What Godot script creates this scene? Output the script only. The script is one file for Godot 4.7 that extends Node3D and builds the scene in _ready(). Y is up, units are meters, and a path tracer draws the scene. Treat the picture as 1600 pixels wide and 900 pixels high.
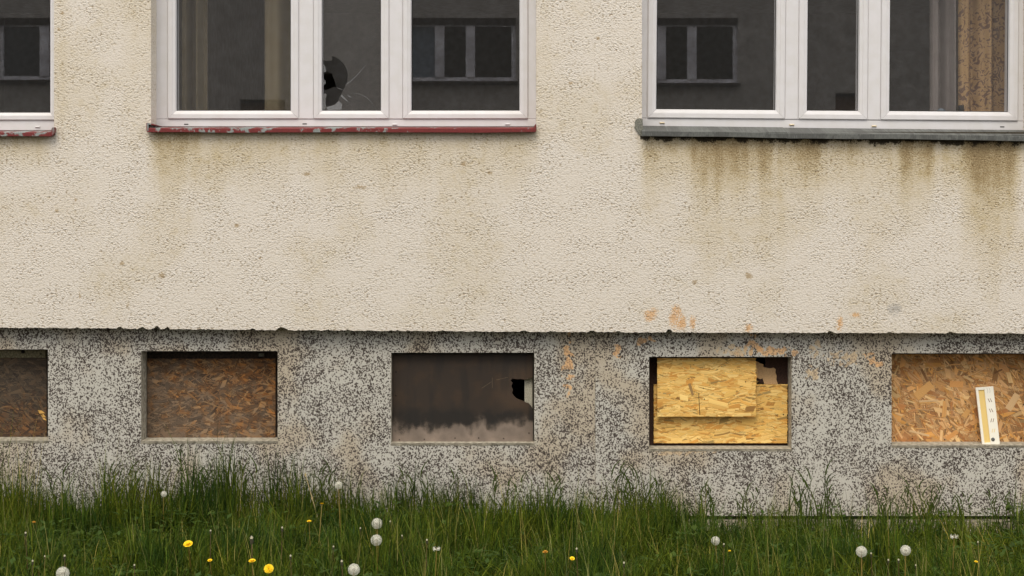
extends Node3D
# A weathered plastered apartment block above a speckled concrete plinth with boarded cellar openings,
# seen square-on from a lawn; a second block stands behind the photographer and shows in the panes.

const STAND := 7.85        # metres from the photographer to the plaster face (z = 0)
const EYE := 1.6           # eye height above the lawn
const GRID := 280.0        # survey grid of the facade: 280 divisions to the metre
var rng := RandomNumberGenerator.new()
var taken := {}
var M := {}

# ---------------------------------------------------------------- survey grid -> metres on the depth plane z
func gx(u: float, z := 0.0) -> float: return (u - 800.0) / GRID * (STAND - z) / STAND
func gy(v: float, z := 0.0) -> float: return EYE + (362.0 - v) / GRID * (STAND - z) / STAND
func gp(u: float, v: float, z := 0.0) -> Vector2: return Vector2(gx(u, z), gy(v, z))

# ---------------------------------------------------------------- naming
func numbered(called: String) -> String:
	if not taken.has(called):
		taken[called] = 0
		return called
	taken[called] += 1
	return "%s_%03d" % [called, taken[called]]

func tag(o: Node, label: String, category: String, group := "", kind := "") -> void:
	if label: o.set_meta("label", label)
	if category: o.set_meta("category", category)
	if group: o.set_meta("group", group)
	if kind: o.set_meta("kind", kind)

func base(called: String, at := Vector3.ZERO, label := "", category := "", group := "") -> Node3D:
	var o := Node3D.new()
	o.name = numbered(called)
	add_child(o)
	o.position = at
	tag(o, label, category, group)
	return o

func put(called: String, m: Mesh, mat: Material, parent: Node = self) -> MeshInstance3D:
	var o := MeshInstance3D.new()
	o.name = numbered(called) if parent == self else called
	o.mesh = m
	if mat: o.material_override = mat
	parent.add_child(o, true)
	return o

# ---------------------------------------------------------------- mesh building
class MB:
	var v := PackedVector3Array()
	var n := PackedVector3Array()
	var t := PackedVector2Array()
	var t2 := PackedVector2Array()
	var c := PackedColorArray()
	var ix := PackedInt32Array()
	var has_t2 := false
	var has_c := false
	var col := Color.WHITE
	func vert(p: Vector3, nn: Vector3, uv := Vector2.ZERO, uv2 := Vector2.ZERO) -> int:
		v.append(p); n.append(nn); t.append(uv); t2.append(uv2); c.append(col)
		return v.size() - 1
	func tri(a: int, b: int, d: int) -> void:
		var g := (v[b] - v[a]).cross(v[d] - v[a])
		ix.append(a)
		if g.dot(n[a] + n[b] + n[d]) > 0.0:
			ix.append(d); ix.append(b)
		else:
			ix.append(b); ix.append(d)
	# a flat quad whose normal points to the side of «out»
	func quad(a: Vector3, b: Vector3, d: Vector3, e: Vector3, out: Vector3, uvs := []) -> void:
		var g := (d - a).cross(e - b).normalized()
		if g.dot(out) < 0.0: g = -g
		var u := uvs if uvs.size() == 4 else [Vector2(a.x + a.z, -a.y), Vector2(b.x + b.z, -b.y), Vector2(d.x + d.z, -d.y), Vector2(e.x + e.z, -e.y)]
		var i := vert(a, g, u[0]); var j := vert(b, g, u[1]); var k := vert(d, g, u[2]); var l := vert(e, g, u[3])
		tri(i, j, k); tri(i, k, l)
	func box(lo: Vector3, hi: Vector3) -> void:
		var p := []
		for k in 8: p.append(Vector3(hi.x if k & 1 else lo.x, hi.y if k & 2 else lo.y, hi.z if k & 4 else lo.z))
		quad(p[0], p[2], p[6], p[4], Vector3.LEFT); quad(p[1], p[3], p[7], p[5], Vector3.RIGHT)
		quad(p[0], p[1], p[5], p[4], Vector3.DOWN, [Vector2(p[0].x, p[0].z), Vector2(p[1].x, p[1].z), Vector2(p[5].x, p[5].z), Vector2(p[4].x, p[4].z)])
		quad(p[2], p[3], p[7], p[6], Vector3.UP, [Vector2(p[2].x, p[2].z), Vector2(p[3].x, p[3].z), Vector2(p[7].x, p[7].z), Vector2(p[6].x, p[6].z)])
		quad(p[0], p[1], p[3], p[2], Vector3.FORWARD); quad(p[4], p[5], p[7], p[6], Vector3.BACK)
	# a box with its edges cut by «b»: front face inset
	func cbox(lo: Vector3, hi: Vector3, b: float) -> void:
		var m := [Vector3(lo.x, lo.y, hi.z - b), Vector3(hi.x, lo.y, hi.z - b), Vector3(hi.x, hi.y, hi.z - b), Vector3(lo.x, hi.y, hi.z - b)]
		var f := [Vector3(lo.x + b, lo.y + b, hi.z), Vector3(hi.x - b, lo.y + b, hi.z), Vector3(hi.x - b, hi.y - b, hi.z), Vector3(lo.x + b, hi.y - b, hi.z)]
		var r := [Vector3(lo.x, lo.y, lo.z), Vector3(hi.x, lo.y, lo.z), Vector3(hi.x, hi.y, lo.z), Vector3(lo.x, hi.y, lo.z)]
		var o := [Vector3.DOWN, Vector3.RIGHT, Vector3.UP, Vector3.LEFT]
		for k in 4:
			var k2 := (k + 1) % 4
			quad(m[k], m[k2], f[k2], f[k], o[k] + Vector3.BACK)
			quad(r[k], r[k2], m[k2], m[k], o[k])
		quad(f[0], f[1], f[2], f[3], Vector3.BACK)
		quad(r[0], r[1], r[2], r[3], Vector3.FORWARD)
	# outline in x, y pushed from z0 (back) to z1 (front); uv over the rectangle «r» from 0 to 1, or metres
	func slab(pts: PackedVector2Array, z0: float, z1: float, r := Rect2(), r2 := Rect2()) -> void:
		var ids := Geometry2D.triangulate_polygon(pts)
		for side in 2:
			var z := z1 if side == 0 else z0
			var nn := Vector3.BACK if side == 0 else Vector3.FORWARD
			var first := v.size()
			for p in pts:
				vert(Vector3(p.x, p.y, z), nn, uvof(p, r), uvof(p, r2))
			for k in range(0, ids.size(), 3): tri(first + ids[k], first + ids[k + 1], first + ids[k + 2])
		var area := 0.0
		for k in pts.size(): area += pts[k].cross(pts[(k + 1) % pts.size()])
		var sgn := 1.0 if area > 0.0 else -1.0
		for k in pts.size():
			var a := pts[k]; var b := pts[(k + 1) % pts.size()]
			var d := (b - a).normalized()
			var nn := Vector3(d.y, -d.x, 0) * sgn
			var i := vert(Vector3(a.x, a.y, z1), nn, uvof(a, r), uvof(a, r2)); var j := vert(Vector3(b.x, b.y, z1), nn, uvof(b, r), uvof(b, r2))
			var e := (uvof(Vector2(z1 - z0, 0), Rect2(0, 0, r.size.x, r.size.y)) * Vector2(1, 0)) if r.size.x > 0.0 else Vector2(z1 - z0, 0)
			var k2 := vert(Vector3(b.x, b.y, z0), nn, uvof(b, r) + e, uvof(b, r2)); var l := vert(Vector3(a.x, a.y, z0), nn, uvof(a, r) + e, uvof(a, r2))
			tri(i, j, k2); tri(i, k2, l)
	static func uvof(p: Vector2, r: Rect2) -> Vector2:
		if r.size.x == 0.0: return Vector2(p.x, -p.y)
		return Vector2((p.x - r.position.x) / r.size.x, 1.0 - (p.y - r.position.y) / r.size.y)
	# tube along points with radii
	func tube(ps: Array, rs: Array, sides := 6) -> void:
		var rings := []
		for k in ps.size():
			var d: Vector3 = (ps[mini(k + 1, ps.size() - 1)] - ps[maxi(k - 1, 0)]).normalized()
			var x := d.cross(Vector3(0.3, 0.1, 1.0)).normalized()
			var y := d.cross(x)
			var ring := []
			for s in sides:
				var a := TAU * s / sides
				var o := x * cos(a) + y * sin(a)
				ring.append(vert(ps[k] + o * rs[k], o, Vector2(float(s) / sides, float(k))))
			rings.append(ring)
		for k in ps.size() - 1:
			for s in sides:
				var s2 := (s + 1) % sides
				tri(rings[k][s], rings[k][s2], rings[k + 1][s2]); tri(rings[k][s], rings[k + 1][s2], rings[k + 1][s])
	func mesh() -> ArrayMesh:
		var a := []
		a.resize(Mesh.ARRAY_MAX)
		a[Mesh.ARRAY_VERTEX] = v; a[Mesh.ARRAY_NORMAL] = n; a[Mesh.ARRAY_TEX_UV] = t; a[Mesh.ARRAY_INDEX] = ix
		if has_t2: a[Mesh.ARRAY_TEX_UV2] = t2
		if has_c: a[Mesh.ARRAY_COLOR] = c
		var m := ArrayMesh.new()
		m.add_surface_from_arrays(Mesh.PRIMITIVE_TRIANGLES, a)
		return m

# wall slab with rectangular openings: front at z1, back at z0, with the sides of the openings
func wall_mesh(r: Rect2, holes: Array, z0: float, z1: float, tex := Rect2(), reveals := true) -> MB:
	var b := MB.new()
	b.has_t2 = true
	var xs := [r.position.x, r.end.x]
	var ys := [r.position.y, r.end.y]
	for h: Rect2 in holes:
		for q in [h.position.x, h.end.x]: if q > r.position.x and q < r.end.x and not xs.has(q): xs.append(q)
		for q in [h.position.y, h.end.y]: if q > r.position.y and q < r.end.y and not ys.has(q): ys.append(q)
	xs.sort(); ys.sort()
	var solid := func(i: int, j: int) -> bool:
		if i < 0 or j < 0 or i >= xs.size() - 1 or j >= ys.size() - 1: return false
		var m := Vector2((xs[i] + xs[i + 1]) / 2, (ys[j] + ys[j + 1]) / 2)
		return not holes.any(func(h): return h.has_point(m))
	for i in xs.size() - 1:
		for j in ys.size() - 1:
			if not solid.call(i, j): continue
			var q := [Vector2(xs[i], ys[j]), Vector2(xs[i + 1], ys[j]), Vector2(xs[i + 1], ys[j + 1]), Vector2(xs[i], ys[j + 1])]
			for side in 2:
				var z := z1 if side == 0 else z0
				var nn := Vector3.BACK if side == 0 else Vector3.FORWARD
				var f := b.v.size()
				for p in q: b.vert(Vector3(p.x, p.y, z), nn, Vector2(p.x, -p.y), MB.uvof(p, tex))
				b.tri(f, f + 1, f + 2); b.tri(f, f + 2, f + 3)
			if not reveals: continue
			var ways := [[0, 1, Vector3.DOWN, i, j - 1], [1, 2, Vector3.RIGHT, i + 1, j], [2, 3, Vector3.UP, i, j + 1], [3, 0, Vector3.LEFT, i - 1, j]]
			for w in ways:
				if solid.call(w[3], w[4]): continue
				var a: Vector2 = q[w[0]]; var c: Vector2 = q[w[1]]
				var f := b.v.size()
				for e in [[a, z1], [c, z1], [c, z0], [a, z0]]:
					var off := Vector2(z1 - e[1], 0) if w[2].x != 0 else Vector2(0, z1 - e[1])
					b.vert(Vector3(e[0].x, e[0].y, e[1]), w[2], Vector2(e[0].x, -e[0].y) + off, MB.uvof(e[0], tex))
				b.tri(f, f + 1, f + 2); b.tri(f, f + 2, f + 3)
	return b

# frame of four mitred bars; «prof» is a list of (across, z) from the outer to the inner edge
func mitred(r: Rect2, prof: Array, gap := 0.0006) -> Mesh:
	var b := MB.new()
	var corners := [r.position, Vector2(r.end.x, r.position.y), r.end, Vector2(r.position.x, r.end.y)]
	for k in 4:
		var a: Vector2 = corners[k]; var c: Vector2 = corners[(k + 1) % 4]
		var d := (c - a).normalized()
		var inw := Vector2(-d.y, d.x)
		for s in prof.size() - 1:
			var p: Vector2 = prof[s]; var q: Vector2 = prof[s + 1]
			var e := []
			for w in [[a, p, 1.0], [c, p, -1.0], [c, q, -1.0], [a, q, 1.0]]:
				var xy: Vector2 = w[0] + inw * w[1].x + d * w[2] * (w[1].x + gap)
				e.append(Vector3(xy.x, xy.y, w[1].y))
			var t := (q - p).normalized()
			b.quad(e[0], e[1], e[2], e[3], Vector3(inw.x * -t.y, inw.y * -t.y, t.x))
	return b.mesh()

# ---------------------------------------------------------------- textures
func noise(freq: float, sd: int, oct := 3, type := FastNoiseLite.TYPE_SIMPLEX_SMOOTH, gain := 0.5) -> FastNoiseLite:
	var f := FastNoiseLite.new()
	f.noise_type = type
	f.frequency = freq
	f.seed = sd
	f.fractal_octaves = oct
	f.fractal_type = FastNoiseLite.FRACTAL_FBM if oct > 1 else FastNoiseLite.FRACTAL_NONE
	f.fractal_gain = gain
	return f

func bytes_of(f: FastNoiseLite, w: int, h: int, norm := true) -> PackedByteArray:
	var im := f.get_image(w, h, false, false, norm)
	im.convert(Image.FORMAT_L8)
	return im.get_data()

func stretched(f: FastNoiseLite, w: int, h: int, kx: int, ky: int) -> PackedByteArray:
	var im := f.get_image(maxi(2, w / kx), maxi(2, h / ky), false, false, true)
	im.convert(Image.FORMAT_L8)
	im.resize(w, h, Image.INTERPOLATE_CUBIC)
	return im.get_data()

func tex_rgb(w: int, h: int, d: PackedByteArray) -> ImageTexture: return ImageTexture.create_from_image(Image.create_from_data(w, h, false, Image.FORMAT_RGB8, d))
func tex_l(w: int, h: int, d: PackedByteArray) -> ImageTexture: return ImageTexture.create_from_image(Image.create_from_data(w, h, false, Image.FORMAT_L8, d))

func mat(c: Color, rough := 0.8, metal := 0.0) -> StandardMaterial3D:
	var m := StandardMaterial3D.new()
	m.albedo_color = c
	m.roughness = rough
	m.metallic = metal
	return m

func textured(alb: Texture2D, hgt: Texture2D, relief: float, rough := 0.9) -> StandardMaterial3D:
	var m := mat(Color.WHITE, rough)
	m.albedo_texture = alb
	if hgt:
		m.heightmap_enabled = true
		m.heightmap_texture = hgt
		m.heightmap_scale = relief
	return m

func noisy(c1: Color, c2: Color, size: float, rough: float, relief := 0.0, sd := 1, oct := 4) -> StandardMaterial3D:
	var t := NoiseTexture2D.new()
	t.width = 512; t.height = 512; t.seamless = true
	t.noise = noise(0.02, sd, oct)
	var g := Gradient.new()
	g.set_color(0, c1); g.set_color(1, c2); g.set_offset(0, 0.25); g.set_offset(1, 0.75)
	t.color_ramp = g
	var m := mat(Color.WHITE, rough)
	m.albedo_texture = t
	m.uv1_triplanar = true
	m.uv1_scale = Vector3.ONE / size
	if relief > 0.0:
		var hb := NoiseTexture2D.new()
		hb.width = 512; hb.height = 512; hb.seamless = true
		hb.noise = noise(0.06, sd + 5, 4)
		m.heightmap_enabled = true; m.heightmap_texture = hb; m.heightmap_scale = relief
	return m

const FACE := Rect2(-3.2, 1.0, 6.4, 2.0)       # metres of facade that the stain map covers
func sstep(a: float, b: float, x: float) -> float:
	var k := clampf((x - a) / (b - a), 0.0, 1.0)
	return k * k * (3.0 - 2.0 * k)

# water stains, algae, rust smears and a painted sill shadow on the plaster, one texel for 3 mm
func stain_map() -> Texture2D:
	var w := 2048; var h := 640
	var streak := stretched(noise(0.035, 11, 3), w, h, 6, 34)
	var streak2 := stretched(noise(0.04, 12, 3), w, h, 4, 50)
	var thin := stretched(noise(0.06, 16, 3), w, h, 2, 44)
	var cloud := stretched(noise(0.03, 13, 4), w, h, 8, 8)
	var grain := bytes_of(noise(0.33, 14, 2), w, h)
	var patch := bytes_of(noise(0.04, 15, 4), w, h)
	var d := PackedByteArray()
	d.resize(w * h * 3)
	# drip zones: from u, to u, top v, length, strength (survey grid)
	var zones := [[236.0, 840.0, 205.0, 95.0, 0.55], [236.0, 310.0, 205.0, 130.0, 0.5], [470.0, 530.0, 205.0, 110.0, 0.25], [-90.0, 76.0, 211.0, 60.0, 0.75],
		[1000.0, 1700.0, 214.0, 90.0, 0.75], [1075.0, 1240.0, 214.0, 170.0, 0.62], [1242.0, 1285.0, 214.0, 155.0, 0.7], [1408.0, 1458.0, 218.0, 140.0, 1.0],
		[1505.0, 1590.0, 220.0, 215.0, 0.95], [195.0, 245.0, -40.0, 300.0, 0.3], [84.0, 108.0, -40.0, 330.0, 0.3], [840.0, 860.0, -40.0, 300.0, 0.15]]
	# rust-coloured smears and dark spots: u, v, radius u, radius v, kind
	var marks := [[1055.0, 496.0, 9.0, 17.0, 0], [1066.0, 504.0, 6.0, 10.0, 0], [1082.0, 504.0, 5.0, 9.0, 0], [1170.0, 511.0, 6.0, 7.0, 0], [1312.0, 506.0, 5.0, 11.0, 0], [1018.0, 492.0, 10.0, 10.0, 0],
		[1336.0, 492.0, 8.0, 4.0, 0], [1140.0, 508.0, 20.0, 8.0, 2], [1398.0, 484.0, 10.0, 10.0, 3], [478.0, 272.0, 9.0, 5.0, 1], [370.0, 352.0, 5.0, 5.0, 1], [407.0, 403.0, 4.0, 4.0, 1], [125.0, 462.0, 4.0, 9.0, 1],
		[191.0, 412.0, 6.0, 4.0, 1], [252.0, 430.0, 8.0, 8.0, 1], [199.0, 478.0, 4.0, 6.0, 1], [88.0, 330.0, 4.0, 4.0, 1], [118.0, 312.0, 4.0, 4.0, 1], [97.0, 20.0, 5.0, 6.0, 1], [92.0, 46.0, 4.0, 5.0, 1],
		[563.0, 292.0, 14.0, 6.0, 1], [725.0, 256.0, 8.0, 8.0, 1], [765.0, 270.0, 6.0, 4.0, 1], [1000.0, 195.0, 10.0, 12.0, 1], [892.0, 130.0, 6.0, 4.0, 1], [935.0, 60.0, 4.0, 4.0, 1], [1085.0, 440.0, 7.0, 6.0, 1], [1170.0, 430.0, 9.0, 7.0, 1]]
	var olive := Vector3(0.84, 0.785, 0.63)
	var brown := Vector3(0.54, 0.465, 0.35)
	var i := 0
	for y in h:
		var v := 362.0 - (FACE.end.y - FACE.size.y * (y + 0.5) / h - EYE) * GRID
		for x in w:
			var u := 800.0 + (FACE.position.x + FACE.size.x * (x + 0.5) / w) * GRID
			var k := y * w + x
			var st := streak[k] / 255.0; var s2 := streak2[k] / 255.0; var cl := cloud[k] / 255.0; var gr := grain[k] / 255.0; var pa := patch[k] / 255.0
			var dirt := 0.0
			for z in zones:
				if u < z[0] - 12.0 or u > z[1] + 12.0 or v < z[2] - 3.0: continue
				var reach: float = z[3] * (0.75 + 0.7 * s2)
				var f: float = 1.0 - (v - z[2]) / reach
				if f <= 0.0: continue
				var e := minf(sstep(z[0] - 12.0, z[0] + 14.0, u), 1.0 - sstep(z[1] - 14.0, z[1] + 12.0, u))
				dirt += z[4] * e * minf(1.0, f * 1.15) * (0.2 + 0.75 * st + 0.6 * thin[k] / 255.0) * (0.5 + 0.8 * gr + 0.35 * (pa - 0.5))
			dirt = minf(dirt * 0.85, 1.3)
			var mott := sstep(0.45, 0.8, cl) * 0.14 + sstep(0.55, 0.75, pa) * (0.04 + 0.2 * gr * sstep(0.45, 0.8, cl))
			# mouldy dirt and the grey sill's shadow, painted together as a ragged dark line
			var mould_shade := 0.0
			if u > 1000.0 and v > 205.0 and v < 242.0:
				mould_shade = sstep(0.0, 4.0, 211.0 + (u - 1000.0) * 0.013 + 16.0 * (pa - 0.2) + 8.0 * gr - v) * 0.8
			var c := Vector3.ONE.lerp(olive, clampf(dirt + mott, 0.0, 1.0))
			c = c.lerp(brown, clampf((dirt - 0.5) * 0.8, 0.0, 0.7) * (0.4 + 0.9 * gr))
			c = c.lerp(Vector3(0.14, 0.12, 0.08), mould_shade)
			d[i] = int(255.0 * c.x); d[i + 1] = int(255.0 * c.y); d[i + 2] = int(255.0 * c.z)
			i += 3
	for m in marks:
		if m[4] == 1:
			m[2] *= 0.65
			m[3] *= 0.65
		for yy in range(int((FACE.end.y - gy(m[1] - m[3] * 1.6)) / FACE.size.y * h), int((FACE.end.y - gy(m[1] + m[3] * 1.6)) / FACE.size.y * h)):
			for xx in range(int((gx(m[0] - m[2] * 1.6) - FACE.position.x) / FACE.size.x * w), int((gx(m[0] + m[2] * 1.6) - FACE.position.x) / FACE.size.x * w)):
				if yy < 0 or yy >= h or xx < 0 or xx >= w: continue
				var v := 362.0 - (FACE.end.y - FACE.size.y * (yy + 0.5) / h - EYE) * GRID
				var u := 800.0 + (FACE.position.x + FACE.size.x * (xx + 0.5) / w) * GRID
				var k := yy * w + xx
				var rr := Vector2((u - m[0]) / m[2], (v - m[1]) / m[3]).length()
				var f := sstep(0.48, 0.62, grain[k] / 255.0 * 0.6 + patch[k] / 255.0 * 0.4 + 0.35 * (1.0 - rr)) * (1.0 - sstep(1.0, 1.6, rr))
				var c: Vector3 = [Vector3(0.96, 0.74, 0.50), Vector3(0.66, 0.56, 0.40), Vector3(1.0, 1.0, 1.0), Vector3(0.75, 0.76, 0.78)][m[4]]
				var now := Vector3(d[k * 3], d[k * 3 + 1], d[k * 3 + 2]).lerp(c * 255.0, f * (0.55 if m[4] == 1 else 0.65))
				d[k * 3] = int(now.x); d[k * 3 + 1] = int(now.y); d[k * 3 + 2] = int(now.z)
	return tex_rgb(w, h, d)

# thin pale coat over dark pebble-dash: one map for each plinth panel
func speckle(sd: int, w: int, h: int, r: Rect2, smears: Array) -> Array:
	var ca := noise(0.28, sd, 1, FastNoiseLite.TYPE_CELLULAR)
	ca.cellular_return_type = FastNoiseLite.RETURN_CELL_VALUE
	ca.domain_warp_enabled = true; ca.domain_warp_amplitude = 3.0; ca.domain_warp_frequency = 0.15
	var cb := noise(0.42, sd + 9, 1, FastNoiseLite.TYPE_CELLULAR)
	cb.cellular_return_type = FastNoiseLite.RETURN_CELL_VALUE
	var big := bytes_of(ca, w, h)
	var bit := bytes_of(cb, w, h)
	var fine2 := bytes_of(noise(0.26, sd + 1, 1), w, h)
	var dens := bytes_of(noise(0.006, sd + 2, 4), w, h)
	var tone := bytes_of(noise(0.003, sd + 3, 4), w, h)
	var smear := bytes_of(noise(0.035, sd + 4, 4), w, h)
	var d := PackedByteArray(); d.resize(w * h * 3)
	var hh := PackedByteArray(); hh.resize(w * h)
	var sx := r.size.x / w; var sy := r.size.y / h
	for y in h:
		var wy := r.end.y - (y + 0.5) * sy
		for x in w:
			var k := y * w + x
			var wx := r.position.x + (x + 0.5) * sx
			var a := fine2[k] / 255.0
			var share := clampf(0.30 + 0.55 * (dens[k] / 255.0 - 0.5), 0.06, 0.6)
			var dark := 1.0 if big[k] / 255.0 < share * 0.8 else (0.9 if bit[k] / 255.0 < share * 0.5 else 0.0)
			if dark > 0.0 and a > 0.78: dark = 0.35
			var tn := tone[k] / 255.0
			var c := Vector3(0.73, 0.715, 0.675).lerp(Vector3(0.70, 0.655, 0.58), sstep(0.45, 0.8, tn))
			c *= 0.92 + 0.14 * a
			for m in smears:
				var q := Vector2((wx - m[0]) / m[2], (wy - m[1]) / m[3]).length()
				if q < 1.4:
					var f := sstep(0.5, 0.62, smear[k] / 255.0 + 0.3 * (1.0 - q))
					c = c.lerp(m[4], f * 0.75)
					dark *= 1.0 - f * 0.6
			c = c.lerp(Vector3(0.22, 0.185, 0.165), dark * 0.92)
			d[k * 3] = int(255.0 * minf(1.0, c.x)); d[k * 3 + 1] = int(255.0 * minf(1.0, c.y)); d[k * 3 + 2] = int(255.0 * minf(1.0, c.z))
			hh[k] = int(255.0 * clampf(1.0 - dark * 0.7 - 0.3 * (1.0 - a), 0.0, 1.0))
	return [tex_rgb(w, h, d), tex_l(w, h, hh)]

# pressed strand board: long flat wood flakes laid over one another; grey() says how weathered a spot is
func strands(w: int, h: int, sd: int, count: int, lie: float, spread: float, cols: Array, grey: Callable, greyed: Color, pit := 0.0, size := 1.0, rim := 0.78, vary := 0.12) -> Array:
	var r := RandomNumberGenerator.new()
	r.seed = sd
	var d := PackedByteArray(); d.resize(w * h * 3)
	var hh := PackedByteArray(); hh.resize(w * h)
	var c0: Color = cols[0]
	for k in w * h:
		d[k * 3] = int(c0.r * 200); d[k * 3 + 1] = int(c0.g * 200); d[k * 3 + 2] = int(c0.b * 200); hh[k] = 60
	for s in count:
		var cx := r.randf() * w; var cy := r.randf() * h
		var small := r.randf()
		var ln := (lerpf(18.0, 95.0, r.randf() * r.randf()) + 20.0) * size
		var wd := lerpf(2.0, 15.0, r.randf() * r.randf()) if small < 0.8 else lerpf(10.0, 26.0, r.randf())
		wd *= size
		var ang := lie + spread * (r.randf() + r.randf() - 1.0)
		var cs := cos(ang); var sn := sin(ang)
		var c: Color = cols[r.randi() % cols.size()]
		c = c * r.randf_range(1.0 - vary, 1.0 + vary * 0.8)
		if r.randf() < 0.05: c = c * 0.7
		var lev := r.randi_range(70, 220)
		var bend := r.randf_range(-0.002, 0.002)
		var sk := r.randf_range(-0.8, 0.8)
		var v := -wd / 2.0
		while v <= wd / 2.0:
			var g := r.randf_range(0.93, 1.05)
			var edge := rim if (v + 0.8 > wd / 2.0 or v < -wd / 2.0 + 0.8) else 1.0
			var l0 := -ln / 2.0 + sk * v + r.randf() * 3.0; var l1 := ln / 2.0 + sk * v - r.randf() * 3.0
			var rr := int(255.0 * minf(1.0, c.r * g * edge)); var gg := int(255.0 * minf(1.0, c.g * g * edge)); var bb := int(255.0 * minf(1.0, c.b * g * edge))
			var hv := int(lev * (0.8 if edge < 1.0 else 1.0))
			var u := l0
			while u <= l1:
				var vv := v + bend * u * u
				var x := int(cx + u * cs - vv * sn); var y := int(cy + u * sn + vv * cs)
				if x >= 0 and y >= 0 and x < w and y < h:
					var k := y * w + x
					d[k * 3] = rr; d[k * 3 + 1] = gg; d[k * 3 + 2] = bb; hh[k] = hv
				u += 0.72
			v += 0.72
	var n1 := bytes_of(noise(0.012, sd + 7, 4), w, h)
	var n2 := bytes_of(noise(0.15, sd + 8, 2), w, h)
	for y in h:
		for x in w:
			var k := y * w + x
			var a: float = grey.call(float(x) / w, float(y) / h, n1[k] / 255.0)
			var f := clampf(a * (0.6 + 0.8 * n2[k] / 255.0), 0.0, 0.92)
			var lum := (d[k * 3] * 0.4 + d[k * 3 + 1] * 0.6) / 255.0
			var q := 0.55 + 0.9 * lum
			d[k * 3] = int(lerpf(d[k * 3], minf(255.0, greyed.r * 255.0 * q), f)); d[k * 3 + 1] = int(lerpf(d[k * 3 + 1], minf(255.0, greyed.g * 255.0 * q), f)); d[k * 3 + 2] = int(lerpf(d[k * 3 + 2], minf(255.0, greyed.b * 255.0 * q), f))
			if pit > 0.0 and hh[k] < 85 and n2[k] < 128:
				d[k * 3] = int(d[k * 3] * (1.0 - pit)); d[k * 3 + 1] = int(d[k * 3 + 1] * (1.0 - pit)); d[k * 3 + 2] = int(d[k * 3 + 2] * (1.0 - pit))
	return [tex_rgb(w, h, d), tex_l(w, h, hh)]

# hardboard with a soot stain that ends in drips above a paler bottom strip
func sooty() -> Array:
	var w := 720; var h := 450
	var drip := stretched(noise(0.022, 31, 3), w, h, 2, 10)
	var cloud := bytes_of(noise(0.008, 32, 4), w, h)
	var grain := bytes_of(noise(0.3, 33, 2), w, h)
	var d := PackedByteArray(); d.resize(w * h * 3)
	for y in h:
		for x in w:
			var k := y * w + x
			var u := float(x) / w; var v := float(y) / h
			var dr := drip[k] / 255.0; var cl := cloud[k] / 255.0; var gr := grain[k] / 255.0
			var c := Vector3(0.205, 0.155, 0.11)
			c = c.lerp(Vector3(0.25, 0.18, 0.115), sstep(0.4, 0.85, cl) * 0.8)
			c = c.lerp(Vector3(0.32, 0.24, 0.165), sstep(0.24, 0.06, absf(Vector2((u - 0.92) * 1.6, v - 0.4).length() - 0.13)) * 0.7)
			c = c.lerp(Vector3(0.10, 0.085, 0.07), sstep(0.45, 0.85, dr) * 0.4)
			c = c.lerp(Vector3(0.095, 0.078, 0.06), sstep(0.58, 0.7, v + 0.1 * (cl - 0.5)) * 0.75 * (0.5 + 0.5 * sstep(0.3, 0.6, cl)))
			var line := 0.80 + 0.12 * (dr - 0.5) + 0.16 * (cl - 0.5) + 0.12 * (gr - 0.5) - 0.035 * sstep(0.55, 0.7, u) + 0.03 * sstep(0.3, 0.15, u)
			c = c.lerp(Vector3(0.57, 0.505, 0.45) * (0.85 + 0.3 * cl), sstep(line - 0.05, line + 0.06, v))
			c *= 0.78 + 0.18 * gr
			if gr > 0.93 and cl > 0.55: c = c.lerp(Vector3(0.55, 0.5, 0.42), 0.4)
			d[k * 3] = int(255.0 * c.x); d[k * 3 + 1] = int(255.0 * c.y); d[k * 3 + 2] = int(255.0 * c.z)
	# two thin scratches
	for s in [[0.635, 0.39, 0.705, 0.315], [0.71, 0.27, 0.71, 0.385], [0.74, 0.295, 0.82, 0.265]]:
		for q in 90:
			var x := int(lerpf(s[0], s[2], q / 90.0) * w); var y := int(lerpf(s[1], s[3], q / 90.0) * h)
			var k := (y * w + x) * 3
			d[k] = 125; d[k + 1] = 105; d[k + 2] = 80
	return [tex_rgb(w, h, d), null]

# flaking paint on sheet metal
func flaking(paint: Color, under: Color, w: int, h: int, lim: float, sd: int) -> Texture2D:
	var a := stretched(noise(0.07, sd, 4), w, h, 2, 1)
	var b := bytes_of(noise(0.2, sd + 1, 2), w, h)
	var big := stretched(noise(0.05, sd + 2, 2), w, h, 10, 10)
	var d := PackedByteArray(); d.resize(w * h * 3)
	for k in w * h:
		var f := sstep(lim, lim + 0.03, a[k] / 255.0 * 0.55 + b[k] / 255.0 * 0.15 + big[k] / 255.0 * 0.3)
		var c := (paint * (0.85 + 0.3 * b[k] / 255.0)).lerp(under * (0.85 + 0.3 * b[k] / 255.0), f)
		d[k * 3] = int(255.0 * minf(1, c.r)); d[k * 3 + 1] = int(255.0 * minf(1, c.g)); d[k * 3 + 2] = int(255.0 * minf(1, c.b))
	return tex_rgb(w, h, d)

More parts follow.
